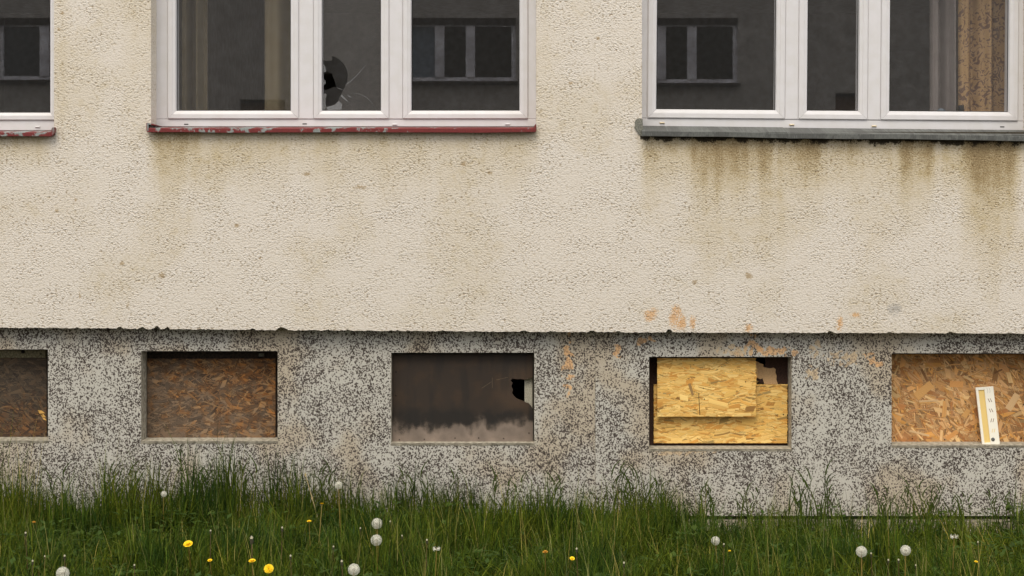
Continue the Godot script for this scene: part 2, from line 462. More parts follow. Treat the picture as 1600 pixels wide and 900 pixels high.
# woven leaf scrolls on the curtain
func damask() -> Texture2D:
	var w := 256; var h := 768
	var wx := noise(0.02, 51, 2); var wy := noise(0.02, 52, 2); var f := noise(0.036, 53, 2)
	f.fractal_type = FastNoiseLite.FRACTAL_RIDGED
	var d := PackedByteArray(); d.resize(w * h * 3)
	for y in h:
		for x in w:
			var k := (y * w + x) * 3
			var px := x + 34.0 * wx.get_noise_2d(x, y * 0.6); var py := y * 0.55 + 34.0 * wy.get_noise_2d(x, y * 0.6)
			var m := sstep(0.0, 0.1, f.get_noise_2d(px, py))
			var c := Vector3(0.42, 0.31, 0.24).lerp(Vector3(0.66, 0.53, 0.36), m)
			if x % 2 == 0: c *= 0.95
			d[k] = int(255.0 * c.x); d[k + 1] = int(255.0 * c.y); d[k + 2] = int(255.0 * c.z)
	return tex_rgb(w, h, d)

func glass(tint: Color, a: float) -> StandardMaterial3D:
	var m := mat(Color(tint.r, tint.g, tint.b, a), 0.0)
	m.transparency = BaseMaterial3D.TRANSPARENCY_ALPHA
	m.metallic_specular = 0.40
	return m

func materials() -> void:
	# plaster: cream roughcast, tile of 3.2 m
	# (grains of grit pressed into the render, with small pits between them)
	var pw := 1536
	var grit := noise(0.125, 3, 2, FastNoiseLite.TYPE_CELLULAR, 0.6)
	grit.cellular_return_type = FastNoiseLite.RETURN_DISTANCE
	var grit_im := grit.get_seamless_image(pw, pw, true, false, 0.06)
	var lump_im := noise(0.06, 4, 4, FastNoiseLite.TYPE_SIMPLEX_SMOOTH, 0.65).get_seamless_image(pw, pw, false, false, 0.06)
	var even_im := noise(0.006, 6, 3).get_seamless_image(pw, pw, false, false, 0.06)
	even_im.convert(Image.FORMAT_L8)
	var ea := even_im.get_data()
	grit_im.convert(Image.FORMAT_L8); lump_im.convert(Image.FORMAT_L8)
	var ga := grit_im.get_data(); var la := lump_im.get_data()
	var pd := PackedByteArray(); pd.resize(pw * pw * 3)
	var hd := PackedByteArray(); hd.resize(pw * pw)
	var ramp := PackedByteArray(); ramp.resize(256 * 3)
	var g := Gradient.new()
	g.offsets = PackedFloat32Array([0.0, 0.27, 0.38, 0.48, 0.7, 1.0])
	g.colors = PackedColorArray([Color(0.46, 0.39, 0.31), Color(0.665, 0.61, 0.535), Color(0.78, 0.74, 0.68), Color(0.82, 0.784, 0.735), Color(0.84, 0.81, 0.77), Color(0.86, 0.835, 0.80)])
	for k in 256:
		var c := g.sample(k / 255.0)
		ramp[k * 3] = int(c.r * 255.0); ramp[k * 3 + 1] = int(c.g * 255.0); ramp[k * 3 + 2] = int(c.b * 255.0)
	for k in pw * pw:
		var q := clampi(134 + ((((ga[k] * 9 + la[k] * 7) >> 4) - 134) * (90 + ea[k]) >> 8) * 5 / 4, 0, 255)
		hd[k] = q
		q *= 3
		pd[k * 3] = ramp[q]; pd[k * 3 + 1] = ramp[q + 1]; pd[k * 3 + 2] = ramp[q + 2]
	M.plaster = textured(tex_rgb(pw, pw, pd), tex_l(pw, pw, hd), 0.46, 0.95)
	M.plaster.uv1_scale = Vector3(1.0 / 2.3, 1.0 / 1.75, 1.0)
	M.plaster_far = M.plaster.duplicate()
	M.plaster.detail_enabled = true
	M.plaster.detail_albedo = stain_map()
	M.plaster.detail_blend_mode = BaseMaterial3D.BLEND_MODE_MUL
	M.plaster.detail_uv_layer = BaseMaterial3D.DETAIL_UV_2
	M.frame = noisy(Color(0.812, 0.80, 0.797), Color(0.828, 0.818, 0.822), 1.1, 0.4, 0.0, 84)
	M.gasket = mat(Color(0.08, 0.08, 0.085), 0.7)
	M.glass = glass(Color(0.5, 0.5, 0.5), 0.02)
	M.dusty = glass(Color(0.5, 0.49, 0.48), 0.10)
	M.crazed = glass(Color(0.7, 0.71, 0.72), 0.16)
	M.red = textured(flaking(Color(0.42, 0.115, 0.11), Color(0.50, 0.52, 0.51), 1024, 64, 0.59, 61), null, 0.0, 0.55)
	M.zinc = textured(flaking(Color(0.30, 0.302, 0.29), Color(0.35, 0.355, 0.34), 1024, 64, 0.5, 64), null, 0.0, 0.6)
	M.mortar = noisy(Color(0.42, 0.42, 0.39), Color(0.58, 0.57, 0.52), 0.12, 0.95, 0.4, 71)
	M.cement = noisy(Color(0.52, 0.49, 0.43), Color(0.68, 0.65, 0.58), 0.35, 0.95, 0.3, 72)
	M.dark_wood = noisy(Color(0.13, 0.10, 0.08), Color(0.24, 0.19, 0.15), 0.2, 0.9, 0.1, 73)
	M.pale_wood = noisy(Color(0.40, 0.38, 0.30), Color(0.56, 0.53, 0.43), 0.15, 0.85, 0.1, 74)
	M.concrete = noisy(Color(0.34, 0.31, 0.27), Color(0.60, 0.56, 0.48), 0.5, 0.95, 0.5, 75)
	M.soil = noisy(Color(0.13, 0.13, 0.07), Color(0.24, 0.21, 0.12), 0.6, 1.0, 0.8, 76)
	M.cap = mat(Color(0.80, 0.74, 0.62), 0.5)
	M.slot = mat(Color(0.10, 0.09, 0.08), 0.8)
	M.room = noisy(Color(0.58, 0.54, 0.48), Color(0.64, 0.60, 0.54), 1.0, 0.9, 0.0, 77)
	M.cellar = noisy(Color(0.40, 0.38, 0.36), Color(0.52, 0.50, 0.47), 0.8, 0.95, 0.0, 83)
	M.nail = mat(Color(0.13, 0.11, 0.10), 0.5, 0.6)
	M.steel = mat(Color(0.62, 0.63, 0.64), 0.35, 0.9)
	M.plastic = mat(Color(0.90, 0.88, 0.82), 0.45)
	M.yellowed = mat(Color(0.86, 0.74, 0.45), 0.6)
	M.rust = mat(Color(0.42, 0.27, 0.13), 0.9)
	M.paper = noisy(Color(0.74, 0.60, 0.43), Color(0.80, 0.66, 0.49), 0.1, 0.95, 0.0, 78)
	M.backing = noisy(Color(0.19, 0.115, 0.085), Color(0.25, 0.16, 0.12), 0.15, 0.9, 0.0, 79)
	M.far_wall = noisy(Color(0.62, 0.59, 0.56), Color(0.72, 0.69, 0.66), 3.0, 0.95, 0.0, 80)
	M.far_frame = noisy(Color(0.78, 0.76, 0.78), Color(0.95, 0.93, 0.95), 4.0, 0.6, 0.0, 81)
	M.far_glass = mat(Color(0.03, 0.03, 0.03), 0.15)
	M.blind = mat(Color(0.42, 0.46, 0.50), 0.7)
	M.far_board = noisy(Color(0.33, 0.22, 0.13), Color(0.42, 0.30, 0.19), 0.3, 0.95, 0.0, 82)

# ---------------------------------------------------------------- the windows
func window(building: Node3D, called_label: String, cols: Array, bottom: Array, roll: float, marks: Array, broken := -1) -> Node3D:
	# cols: grid columns of [outer left, sash left, glass left, glass right, sash right, ... , outer right]; bottom: [glass, sash, frame] rows
	var z := -0.12
	var o := Node3D.new()
	o.name = "window"
	building.add_child(o, true)
	o.set_meta("label", called_label)
	var x0 := gx(cols[0], z); var x1 := gx(cols[-1], z)
	var y0 := gy(bottom[2], z)
	o.position = Vector3(x0, y0, z)
	o.rotation.z = roll
	var top := 1.27
	var lx := func(u: float) -> float: return gx(u, z) - x0
	var ly := func(v: float) -> float: return gy(v, z) - y0
	var sash_y: float = ly.call(bottom[1])
	var glass_y: float = ly.call(bottom[0])
	var nsash := (cols.size() - 2) / 4
	# outer frame
	var fl: float = lx.call(cols[1])
	var fr: float = x1 - x0 - lx.call(cols[-2])
	var b := MB.new()
	var W := x1 - x0
	b.cbox(Vector3(0, 0, -0.07), Vector3(W, sash_y - 0.001, 0), 0.003)
	b.cbox(Vector3(0, top - 0.045, -0.07), Vector3(W, top, 0), 0.003)
	b.cbox(Vector3(0, sash_y, -0.07), Vector3(fl - 0.001, top - 0.046, -0.0005), 0.003)
	b.cbox(Vector3(W - fr + 0.001, sash_y, -0.07), Vector3(W, top - 0.046, -0.0005), 0.003)
	# the rebate that the sashes close against
	b.box(Vector3(fl - 0.006, sash_y - 0.004, -0.066), Vector3(W - fr + 0.006, sash_y + 0.006, -0.0025))
	b.box(Vector3(fl - 0.006, sash_y + 0.006, -0.066), Vector3(fl + 0.005, top - 0.05, -0.003))
	b.box(Vector3(W - fr - 0.005, sash_y + 0.006, -0.066), Vector3(W - fr + 0.006, top - 0.05, -0.003))
	put("outer_frame", b.mesh(), M.frame, o)
	for k in nsash:
		var s0: float = lx.call(cols[1 + k * 4]); var g0: float = lx.call(cols[2 + k * 4]); var g1: float = lx.call(cols[3 + k * 4]); var s1: float = lx.call(cols[4 + k * 4])
		if k < nsash - 1:
			var m0 := s1; var m1: float = lx.call(cols[5 + k * 4])
			b = MB.new()
			b.cbox(Vector3(m0 + 0.0007, sash_y, -0.07), Vector3(m1 - 0.0007, top - 0.046, 0.004), 0.003)
			b.box(Vector3(m0 - 0.006, sash_y, -0.066), Vector3(m1 + 0.006, top - 0.047, -0.002))
			put("mullion", b.mesh(), M.frame, o)
		var wl := (g0 - s0 + s1 - g1) / 2.0
		var rr := Rect2(s0 + 0.0005, sash_y + 0.0005, s1 - s0 - 0.001, top - 0.047 - sash_y)
		var hgt := glass_y - sash_y
		var wd := (wl + hgt) / 2.0
		put("sash", mitred(rr, [Vector2(0, -0.07), Vector2(0, 0.004), Vector2(0.004, 0.009), Vector2(wd * 0.55, 0.009), Vector2(wd * 0.58, 0.006), Vector2(wd * 0.62, 0.006), Vector2(wd - 0.004, 0.001), Vector2(wd, -0.012), Vector2(wd, -0.07)]), M.frame, o)
		var gi := Rect2(rr.position.x + wd, rr.position.y + wd, rr.size.x - 2 * wd, rr.size.y - 2 * wd)
		put("gasket", mitred(gi, [Vector2(0, -0.0145), Vector2(0.0035, -0.0145), Vector2(0.0035, -0.019)], 0.0), M.gasket, o)
		var full := PackedVector2Array([gi.position, Vector2(gi.end.x, gi.position.y), gi.end, Vector2(gi.position.x, gi.end.y)])
		var outer := full; var inner := full
		if k == broken:
			# the outer pane has lost a large bite, the inner one a small one, both from the side of the frame
			var at := func(u: float, v: float) -> Vector2: return Vector2(maxf(gi.position.x, lx.call(u)), ly.call(v))
			outer = PackedVector2Array([gi.position])
			outer.append_array(PackedVector2Array([Vector2(gi.end.x, gi.position.y), gi.end, Vector2(gi.position.x, gi.end.y)]))
			for q in [[503, 94], [511, 94.5], [519, 93.8], [517.4, 86.6], [524, 89], [530, 92.5], [536.5, 99], [541, 107], [543, 116], [542, 126], [539, 135], [534, 143], [530.5, 150], [528, 156.5], [523, 162], [515, 165.5], [509, 166], [508, 156], [510, 147], [506, 144.5], [503, 145]]:
				outer.append(at.call(q[0], q[1]))
			inner = PackedVector2Array([gi.position, Vector2(gi.end.x, gi.position.y), gi.end, Vector2(gi.position.x, gi.end.y)])
			for q in [[503, 114.5], [509, 113.5], [510.5, 109.5], [512.5, 113.5], [519.5, 113.2], [518, 118], [521.5, 123], [522.5, 130], [525.5, 136.2], [520.5, 134.6], [515, 137.5], [508, 139.5], [503, 140]]:
				inner.append(at.call(q[0], q[1]))
			for sh in [[[504, 97], [507.5, 104], [509, 110.5], [504, 113]], [[504, 146], [509.5, 146.5], [507.5, 156], [508.5, 168], [504, 172]], [[504, 122], [507.5, 125], [508, 130], [504, 133]]]:
				var ps := PackedVector2Array()
				for q in sh: ps.append(at.call(q[0], q[1]))
				b = MB.new()
				b.slab(ps, -0.024, -0.021)
				put("glass_shard", b.mesh(), M.crazed, o)
			for sh in [[[509, 167], [523, 163.5], [529, 157.5], [534, 163], [533, 171], [512, 171.5]], [[541, 147], [546, 150], [551, 152.5], [545, 151.4]], [[533, 147], [538, 152], [545, 160], [537, 154.6], [532, 150]], [[545, 144], [560, 146], [572, 151], [581, 160], [584, 168], [580.6, 160.2], [571.6, 151.5], [559.8, 146.5]], [[523, 134.5], [530, 137.6], [537, 140.4], [530, 138.6]], [[536, 134], [545, 128], [560, 114], [578, 92], [560, 115], [545, 129.2]]]:
				var ps := PackedVector2Array()
				for q in sh: ps.append(at.call(q[0], q[1]))
				b = MB.new()
				b.slab(ps, -0.0157, -0.0152)
				put("crack", b.mesh(), M.crazed, o)
		b = MB.new()
		b.slab(outer, -0.020, -0.016)
		put("pane", b.mesh(), M.dusty if k == broken else M.glass, o)
		b = MB.new()
		b.slab(inner, -0.040, -0.036)
		put("pane", b.mesh(), M.glass, o)
	for m in marks:
		b = MB.new()
		var c := Vector2(lx.call(m[0]), ly.call(m[1]))
		if m[2] == 0:
			b.cbox(Vector3(c.x - 0.014, c.y - 0.0045, -0.001), Vector3(c.x + 0.014, c.y + 0.0045, 0.007), 0.004)
			put("drain_cap", b.mesh(), M.cap if m[3] else M.frame, o)
		else:
			b.box(Vector3(c.x - 0.012, c.y - 0.003, -0.004), Vector3(c.x + 0.012, c.y + 0.003, 0.0006))
			put("drain_slot", b.mesh(), M.slot, o)
	return o

# sheet-metal sill: sloping top, folded-down front edge
func sill(w: Node3D, x0: float, x1: float, ytop: float, drop: float, front: float, lip: float, m: Material, label: String, back := -0.115, up := 0.004) -> MeshInstance3D:
	var b := MB.new()
	var t := 0.0012
	var prof := [Vector2(back, ytop + up), Vector2(front - 0.004, ytop - drop), Vector2(front, ytop - drop - 0.004), Vector2(front, ytop - drop - lip), Vector2(front - 0.012, ytop - drop - lip - 0.001), Vector2(front - 0.012, ytop - drop - lip + t), Vector2(front - 0.002, ytop - drop - lip + t + 0.001), Vector2(front - 0.002, ytop - drop - 0.008), Vector2(back, ytop - 0.006)]
	var n := 24
	for s in prof.size():
		var p: Vector2 = prof[s]; var q: Vector2 = prof[(s + 1) % prof.size()]
		var d := (q - p).normalized()
		for k in n:
			var xa := lerpf(x0, x1, float(k) / n); var xb := lerpf(x0, x1, float(k + 1) / n)
			var wob := func(x: float) -> float: return 0.0016 * sin(x * 5.3) + 0.0009 * sin(x * 13.7 + 1.0)
			var wa: float = wob.call(xa) if s in [1, 2, 3, 4] else 0.0
			var wb: float = wob.call(xb) if s in [1, 2, 3, 4] else 0.0
			var va := 0.06 * s; var vb := 0.06 * (s + 1)
			b.quad(Vector3(xa, p.y + wa, p.x), Vector3(xb, p.y + wb, p.x), Vector3(xb, q.y + wb, q.x), Vector3(xa, q.y + wa, q.x), Vector3(0, d.x, -d.y) if true else Vector3.UP,
				[Vector2((xa - x0) / 2.2, va), Vector2((xb - x0) / 2.2, va), Vector2((xb - x0) / 2.2, vb), Vector2((xa - x0) / 2.2, vb)])
	var o := put("sill", b.mesh(), m, w)
	o.set_meta("label", label)
	return o

func build_windows(bd: Node3D) -> void:
	var left := window(bd, "white three-part window with a broken middle pane", [243, 262, 277, 455.5, 467, 490, 504.5, 596, 608, 629.5, 643.5, 812, 825, 843], [173, 186, 198], 0.0,
		[[291, 194.2, 1, 0], [476, 193.6, 1, 0], [617, 194.6, 0, 0], [793, 194.2, 0, 0]], 1)
	var right := window(bd, "white three-part window with a patterned curtain in its last sash", [998, 1011, 1024, 1211, 1226, 1247, 1259, 1340, 1355, 1375.5, 1387.5, 1574, 1590, 1601], [170, 184.5, 199], -0.0082,
		[[1034.5, 191.8, 0, 1], [1237, 193.2, 0, 1], [1365.5, 194.2, 0, 1], [1566, 193.6, 1, 0]])
	var far := window(bd, "window cut off by the picture edge, reflecting a dark window", [-260, -250, -237, -62, -50, -29, -15, 79.5, 90, 96], [176, 188, 204], 0.0, [[59, 198.4, 0, 0]])
	var s := sill(bd, gx(232), gx(836.5), gy(197.2), 0.012, 0.035, 0.024, M.red, "thin red sheet-metal sill with flaking paint under the window with the broken pane")
	s = sill(bd, gx(-120), gx(85), gy(203.0), 0.014, 0.035, 0.022, M.red, "short end of a dark red sheet-metal sill")
	# the grey sill is in two lengths and hangs a little to one side
	var pivot := Vector3(gx(1002), gy(197.5), 0)
	for part in [[1002.0, 1228.5, 0.0], [1228.0, 1650.0, -0.002]]:
		s = sill(bd, gx(part[0]) - pivot.x, gx(part[1]) - pivot.x, part[2], 0.027, 0.04, 0.030, M.zinc, "grey zinc window sill, the length " + ("nearer the picture's middle" if part[0] < 1100 else "that runs out of the picture"), -0.105, 0.012)
		s.position = pivot
		s.rotation.z = -0.0108
	# end cap of the red sill, a mortar patch at the end of the grey one
	var b := MB.new()
	b.slab(PackedVector2Array([gp(231.5, 205), gp(231, 193), gp(233, 192.4), gp(246.5, 195.6), gp(246.5, 197), gp(234.5, 195.2), gp(234.5, 205)]), -0.1, 0.036)
	put("sill_end", b.mesh(), M.red, bd)
	b = MB.new()
	b.slab(PackedVector2Array([gp(83, 211), gp(83, 204), gp(85, 200), gp(88, 199.5), gp(87.5, 209), gp(85, 212)]), -0.05, 0.037)
	put("sill_end", b.mesh(), M.red, bd)
	b = MB.new()
	b.slab(PackedVector2Array([gp(834, 205), gp(834.5, 197), gp(837.5, 194), gp(837.8, 205.5)]), -0.05, 0.036)
	put("sill_end", b.mesh(), M.red, bd)
	var pts := PackedVector2Array()
	for q in [[1004, 186], [999, 184.5], [994, 186.5], [991.5, 191], [992.5, 195], [991, 199], [994, 204], [997.5, 209], [1001, 212.5], [1005, 213.5]]: pts.append(gp(q[0], q[1]))
	b = MB.new()
	b.slab(pts, -0.05, 0.006)
	put("mortar_patch", b.mesh(), M.mortar, bd)

# ---------------------------------------------------------------- the building
func building() -> Node3D:
	var bd := base("apartment_building", Vector3.ZERO, "cream roughcast apartment building above a speckled plinth with boarded cellar openings", "building")
	var holes := [Rect2(gx(236), gy(200.5), gx(838) - gx(236), 1.28), Rect2(gx(1003), gy(206), gx(1611) - gx(1003), 1.30), Rect2(-3.55, gy(206.5), gx(84.5) + 3.55, 1.28)]
	# plaster: the face above, and a bottom band whose lower edge is chipped
	var lower := 1.16
	var b := wall_mesh(Rect2(FACE.position.x, lower, FACE.size.x, FACE.end.y - lower), holes, -0.3, 0.0, FACE)
	var edge := PackedVector2Array([Vector2(FACE.position.x, lower), Vector2(FACE.end.x, lower)])
	rng.seed = 5
	var bites := [[245.0, 5.0, 4.0], [262.0, 4.0, 3.0], [440.0, 8.0, 4.5], [188.0, 4.0, 2.5], [222.0, 4.0, 2.5], [1045.0, 4.5, 5.0], [925.0, 6.0, 3.0], [967.0, 4.0, 2.5], [818.0, 5.0, 2.0], [1390.0, 5.0, 2.0], [1298.0, 4.0, 2.0], [395.0, 5.0, 2.0], [1485.0, 6.0, 2.5]]
	var u := 1696.0
	while u >= -96.0:
		var v := 0.0
		var line := [[-96.0, 511.3], [0.0, 512.0], [480.0, 516.3], [940.0, 519.2], [1600.0, 521.2], [1700.0, 521.6]]
		for k in line.size() - 1:
			if u >= line[k][0] and u <= line[k + 1][0]: v = lerpf(line[k][1], line[k + 1][1], (u - line[k][0]) / (line[k + 1][0] - line[k][0]))
		v += rng.randf_range(-0.7, 0.5) - (rng.randf_range(0.5, 1.6) if rng.randf() < 0.06 else 0.0)
		for q in bites:
			var dd: float = absf(u - q[0]) / q[1]
			if dd < 1.0: v -= q[2] * sqrt(1.0 - dd * dd)
		edge.append(Vector2(clampf(gx(u), FACE.position.x, FACE.end.x), gy(v)))
		u -= rng.randf_range(2.2, 4.2)
	edge.append(Vector2(FACE.position.x, gy(511.3)))
	var e := MB.new()
	e.has_t2 = true
	e.slab(edge, -0.3, 0.0, Rect2(), FACE)
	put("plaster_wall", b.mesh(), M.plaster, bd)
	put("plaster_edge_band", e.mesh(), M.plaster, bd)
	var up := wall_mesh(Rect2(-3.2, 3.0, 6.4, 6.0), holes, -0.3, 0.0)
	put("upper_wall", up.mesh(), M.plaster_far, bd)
	for sd in [-1, 1]:
		var side := wall_mesh(Rect2(-7.0 if sd < 0 else 3.2, 1.06, 3.8, 7.94), holes, -0.3, 0.0)
		put("side_wall", side.mesh(), M.plaster_far, bd)
	# speckled plinth in two cast panels with a joint between them
	var zb := -0.07
	var open := []
	for q in [[-60, 75, 546, 689], [220.5, 434, 548.5, 690], [611, 835, 551, 693], [1014, 1237, 557.5, 702], [1393, 1625, 552, 696.5]]:
		open.append(Rect2(gx(q[0], zb), gy(q[3], zb), gx(q[1], zb) - gx(q[0], zb), gy(q[2], zb) - gy(q[3], zb)))
	var joint := gx(930, zb)
	var org := Vector3(0.86, 0.66, 0.45)
	var rust: Array = []
	for q in [[888, 570, 8, 38, 1], [966, 548, 7, 9, 1], [1008, 534, 14, 7, 1], [1175, 541, 12, 14, 1], [1200, 550, 40, 7, 1], [1152, 548, 24, 8, 0], [1320, 560, 26, 10, 0], [1359, 560, 8, 7, 1], [1375, 568, 6, 6, 1], [1274, 545, 7, 12, 0], [1268, 582, 10, 10, 0], [1065, 706, 40, 5, 0]]:
		rust.append([gx(q[0], zb), gy(q[1], zb), q[2] / GRID, q[3] / GRID, org if q[4] else Vector3(0.78, 0.68, 0.54)])
	for p in [[-3.2, joint - 0.0015, 101], [joint + 0.0015, 3.2, 201]]:
		var r := Rect2(p[0], -0.06, p[1] - p[0], 1.16)
		var tx := speckle(p[2], 2048 if p[2] == 101 else 1536, 608, r, rust)
		var pm := textured(tx[0], tx[1], 0.14, 0.93)
		pm.uv1_scale = Vector3(1.0 / r.size.x, 1.0 / r.size.y, 1)
		pm.uv1_offset = Vector3(-r.position.x / r.size.x, r.end.y / r.size.y, 0)
		var wm := wall_mesh(Rect2(p[0], 0.0, p[1] - p[0], 1.1), open, -0.35, zb)
		put("plinth_panel", wm.mesh(), pm, bd)
	for sd in [-1, 1]:
		var sm := MB.new()
		sm.box(Vector3(-7.0 if sd < 0 else 3.2, 0, -0.35), Vector3(-3.2 if sd < 0 else 7.0, 1.06, zb))
		put("plinth_end", sm.mesh(), M.cement, bd)
	var jm := MB.new()
	jm.box(Vector3(joint - 0.02, 0.0, -0.34), Vector3(joint + 0.02, 1.09, zb - 0.004))
	# the panels butt against a recessed mortar strip
	put("joint_mortar", jm.mesh(), M.cement, bd)
	# smooth cement linings of the cellar openings, each with a sloping ledge
	for k in open.size():
		var r: Rect2 = open[k]
		var lb := MB.new()
		var th := 0.0015
		lb.box(Vector3(r.position.x, r.position.y + th, -0.34), Vector3(r.position.x + th, r.end.y - th, zb - 0.004))
		lb.box(Vector3(r.end.x - th, r.position.y + th, -0.34), Vector3(r.end.x, r.end.y - th, zb - 0.004))
		lb.box(Vector3(r.position.x, r.end.y - th, -0.34), Vector3(r.end.x, r.end.y, zb - 0.004))
		put("opening_lining", lb.mesh(), M.cement, bd)
		lb = MB.new()
		var n := 30
		for s in n:
			var xa := lerpf(r.position.x, r.end.x, float(s) / n); var xb := lerpf(r.position.x, r.end.x, float(s + 1) / n)
			rng.seed = 900 + k * 100 + s
			var ja := rng.randf_range(-0.002, 0.003)
			rng.seed = 900 + k * 100 + s + 1
			var jb := rng.randf_range(-0.002, 0.003)
			lb.quad(Vector3(xa, r.position.y + 0.012, -0.34), Vector3(xb, r.position.y + 0.012, -0.34), Vector3(xb, r.position.y + 0.003, zb + 0.004 + jb), Vector3(xa, r.position.y + 0.003, zb + 0.004 + ja), Vector3.UP)
			lb.quad(Vector3(xa, r.position.y + 0.003, zb + 0.004 + ja), Vector3(xb, r.position.y + 0.003, zb + 0.004 + jb), Vector3(xb, r.position.y - 0.012 + jb, zb + 0.001), Vector3(xa, r.position.y - 0.012 + ja, zb + 0.001), Vector3.BACK)
		put("opening_ledge", lb.mesh(), M.cement, bd)
	# cellar behind the openings, closed on all sides
	var cb := MB.new()
	cb.box(Vector3(-4.0, -0.1, -1.6), Vector3(4.0, 1.2, -1.5)); cb.box(Vector3(-4.0, 1.1, -1.5), Vector3(4.0, 1.2, -0.355)); cb.box(Vector3(-4.0, -0.1, -1.5), Vector3(4.0, -0.02, -0.355))
	cb.box(Vector3(-4.1, -0.1, -1.6), Vector3(-4.0, 1.2, -0.355)); cb.box(Vector3(4.0, -0.1, -1.6), Vector3(4.1, 1.2, -0.355))
	put("cellar_shell", cb.mesh(), M.cellar, bd)
	# rooms behind the windows
	var rm := MB.new()
	rm.box(Vector3(-5.0, 1.25, -6.1), Vector3(5.0, 3.85, -6.0)); rm.box(Vector3(-5.1, 1.25, -6.1), Vector3(-5.0, 3.85, -0.302)); rm.box(Vector3(5.0, 1.25, -6.1), Vector3(5.1, 3.85, -0.302))
	put("room_wall", rm.mesh(), M.room, bd)
	rm = MB.new()
	rm.box(Vector3(-5.0, 1.25, -6.0), Vector3(5.0, 1.35, -0.302))
	put("room_floor", rm.mesh(), M.dark_wood, bd)
	rm = MB.new()
	rm.box(Vector3(-5.0, 3.75, -6.0), Vector3(5.0, 3.85, -0.302))
	put("room_ceiling", rm.mesh(), M.room, bd)
	for px in [-2.33, 0.42]:
		rm = MB.new()
		rm.box(Vector3(px - 0.06, 1.35, -6.0), Vector3(px + 0.06, 3.75, -0.302))
		put("partition", rm.mesh(), M.room, bd)
	build_windows(bd)
	return bd

# ---------------------------------------------------------------- boards in the cellar openings
func ragged(r: Array, z: float, left := 0.0, right := 0.0, bottom := 0.0, top := 0.0, sd := 1) -> PackedVector2Array:
	# rectangle [u0, u1, v0, v1] with splintered sides of the given roughness in grid divisions
	var q := RandomNumberGenerator.new()
	q.seed = sd
	var pts := PackedVector2Array()
	var ways := [[r[0], r[3], r[1], r[3], bottom, Vector2(0, 1)], [r[1], r[3], r[1], r[2], right, Vector2(1, 0)], [r[1], r[2], r[0], r[2], top, Vector2(0, 1)], [r[0], r[2], r[0], r[3], left, Vector2(1, 0)]]
	for w in ways:
		var n := 1
		if w[4] > 0.0: n = int(Vector2(w[2] - w[0], w[3] - w[1]).length() / 2.3)
		for k in n:
			var f := float(k) / n
			var j: float = w[4] * (q.randf() - 0.7) if k > 0 else 0.0
			if w[4] > 1.0 and k % 2 == 1: j -= w[4] * 0.5
			var s := 1.0 if w[2] == w[0] and w[0] == r[1] or w[3] == w[1] and w[1] == r[3] else -1.0
			pts.append(gp(lerpf(w[0], w[2], f) + w[5].x * j * s, lerpf(w[1], w[3], f) + w[5].y * j * s, z))
	return pts

func board(called: String, label: String, pts: PackedVector2Array, z: float, thick: float, m: Material, group := "boards in the cellar openings") -> Node3D:
	var lo := pts[0]; var hi := pts[0]
	for p in pts: lo = lo.min(p); hi = hi.max(p)
	var o := base(called, Vector3(lo.x, lo.y, z), label, "board", group)
	var loc := PackedVector2Array()
	for p in pts: loc.append(p - lo)
	var b := MB.new()
	b.slab(loc, -thick, 0.0, Rect2(Vector2.ZERO, hi - lo))
	put("sheet", b.mesh(), m, o)
	return o

func nails(o: Node3D, at: Array, z: float, r := 0.0045) -> void:
	for q in at:
		var b := MB.new()
		b.tube([Vector3(0, 0, -0.003), Vector3(0, 0, 0.0018), Vector3(0, 0, 0.0022), Vector3(0, 0, 0.0023)], [r, r, r * 0.7, 0.0001], 8)
		var n := put("nail", b.mesh(), M.nail, o)
		n.position = Vector3(gx(q[0], z) - o.position.x, gy(q[1], z) - o.position.y, 0)

func splinters(o: Node3D, side_u: float, v0: float, v1: float, z: float, count: int, m: Material, sd: int, reach := 6.0) -> void:
	var q := RandomNumberGenerator.new()
	q.seed = sd
	for k in count:
		var v := lerpf(v0, v1, q.randf())
		var l := q.randf_range(0.3, 1.0) * reach
		var zz := -q.randf() * 0.01
		var h := q.randf_range(0.4, 1.0)
		var tilt := q.randf_range(-1.5, 1.5)
		var b := MB.new()
		var o2 := Vector2(o.position.x, o.position.y)
		b.slab(PackedVector2Array([gp(side_u - 5, v + h, z) - o2, gp(side_u + l, v + tilt, z) - o2, gp(side_u - 5, v - h, z) - o2]), zz - 0.0012, zz + 0.0006)
		put("splinter", b.mesh(), m, o)

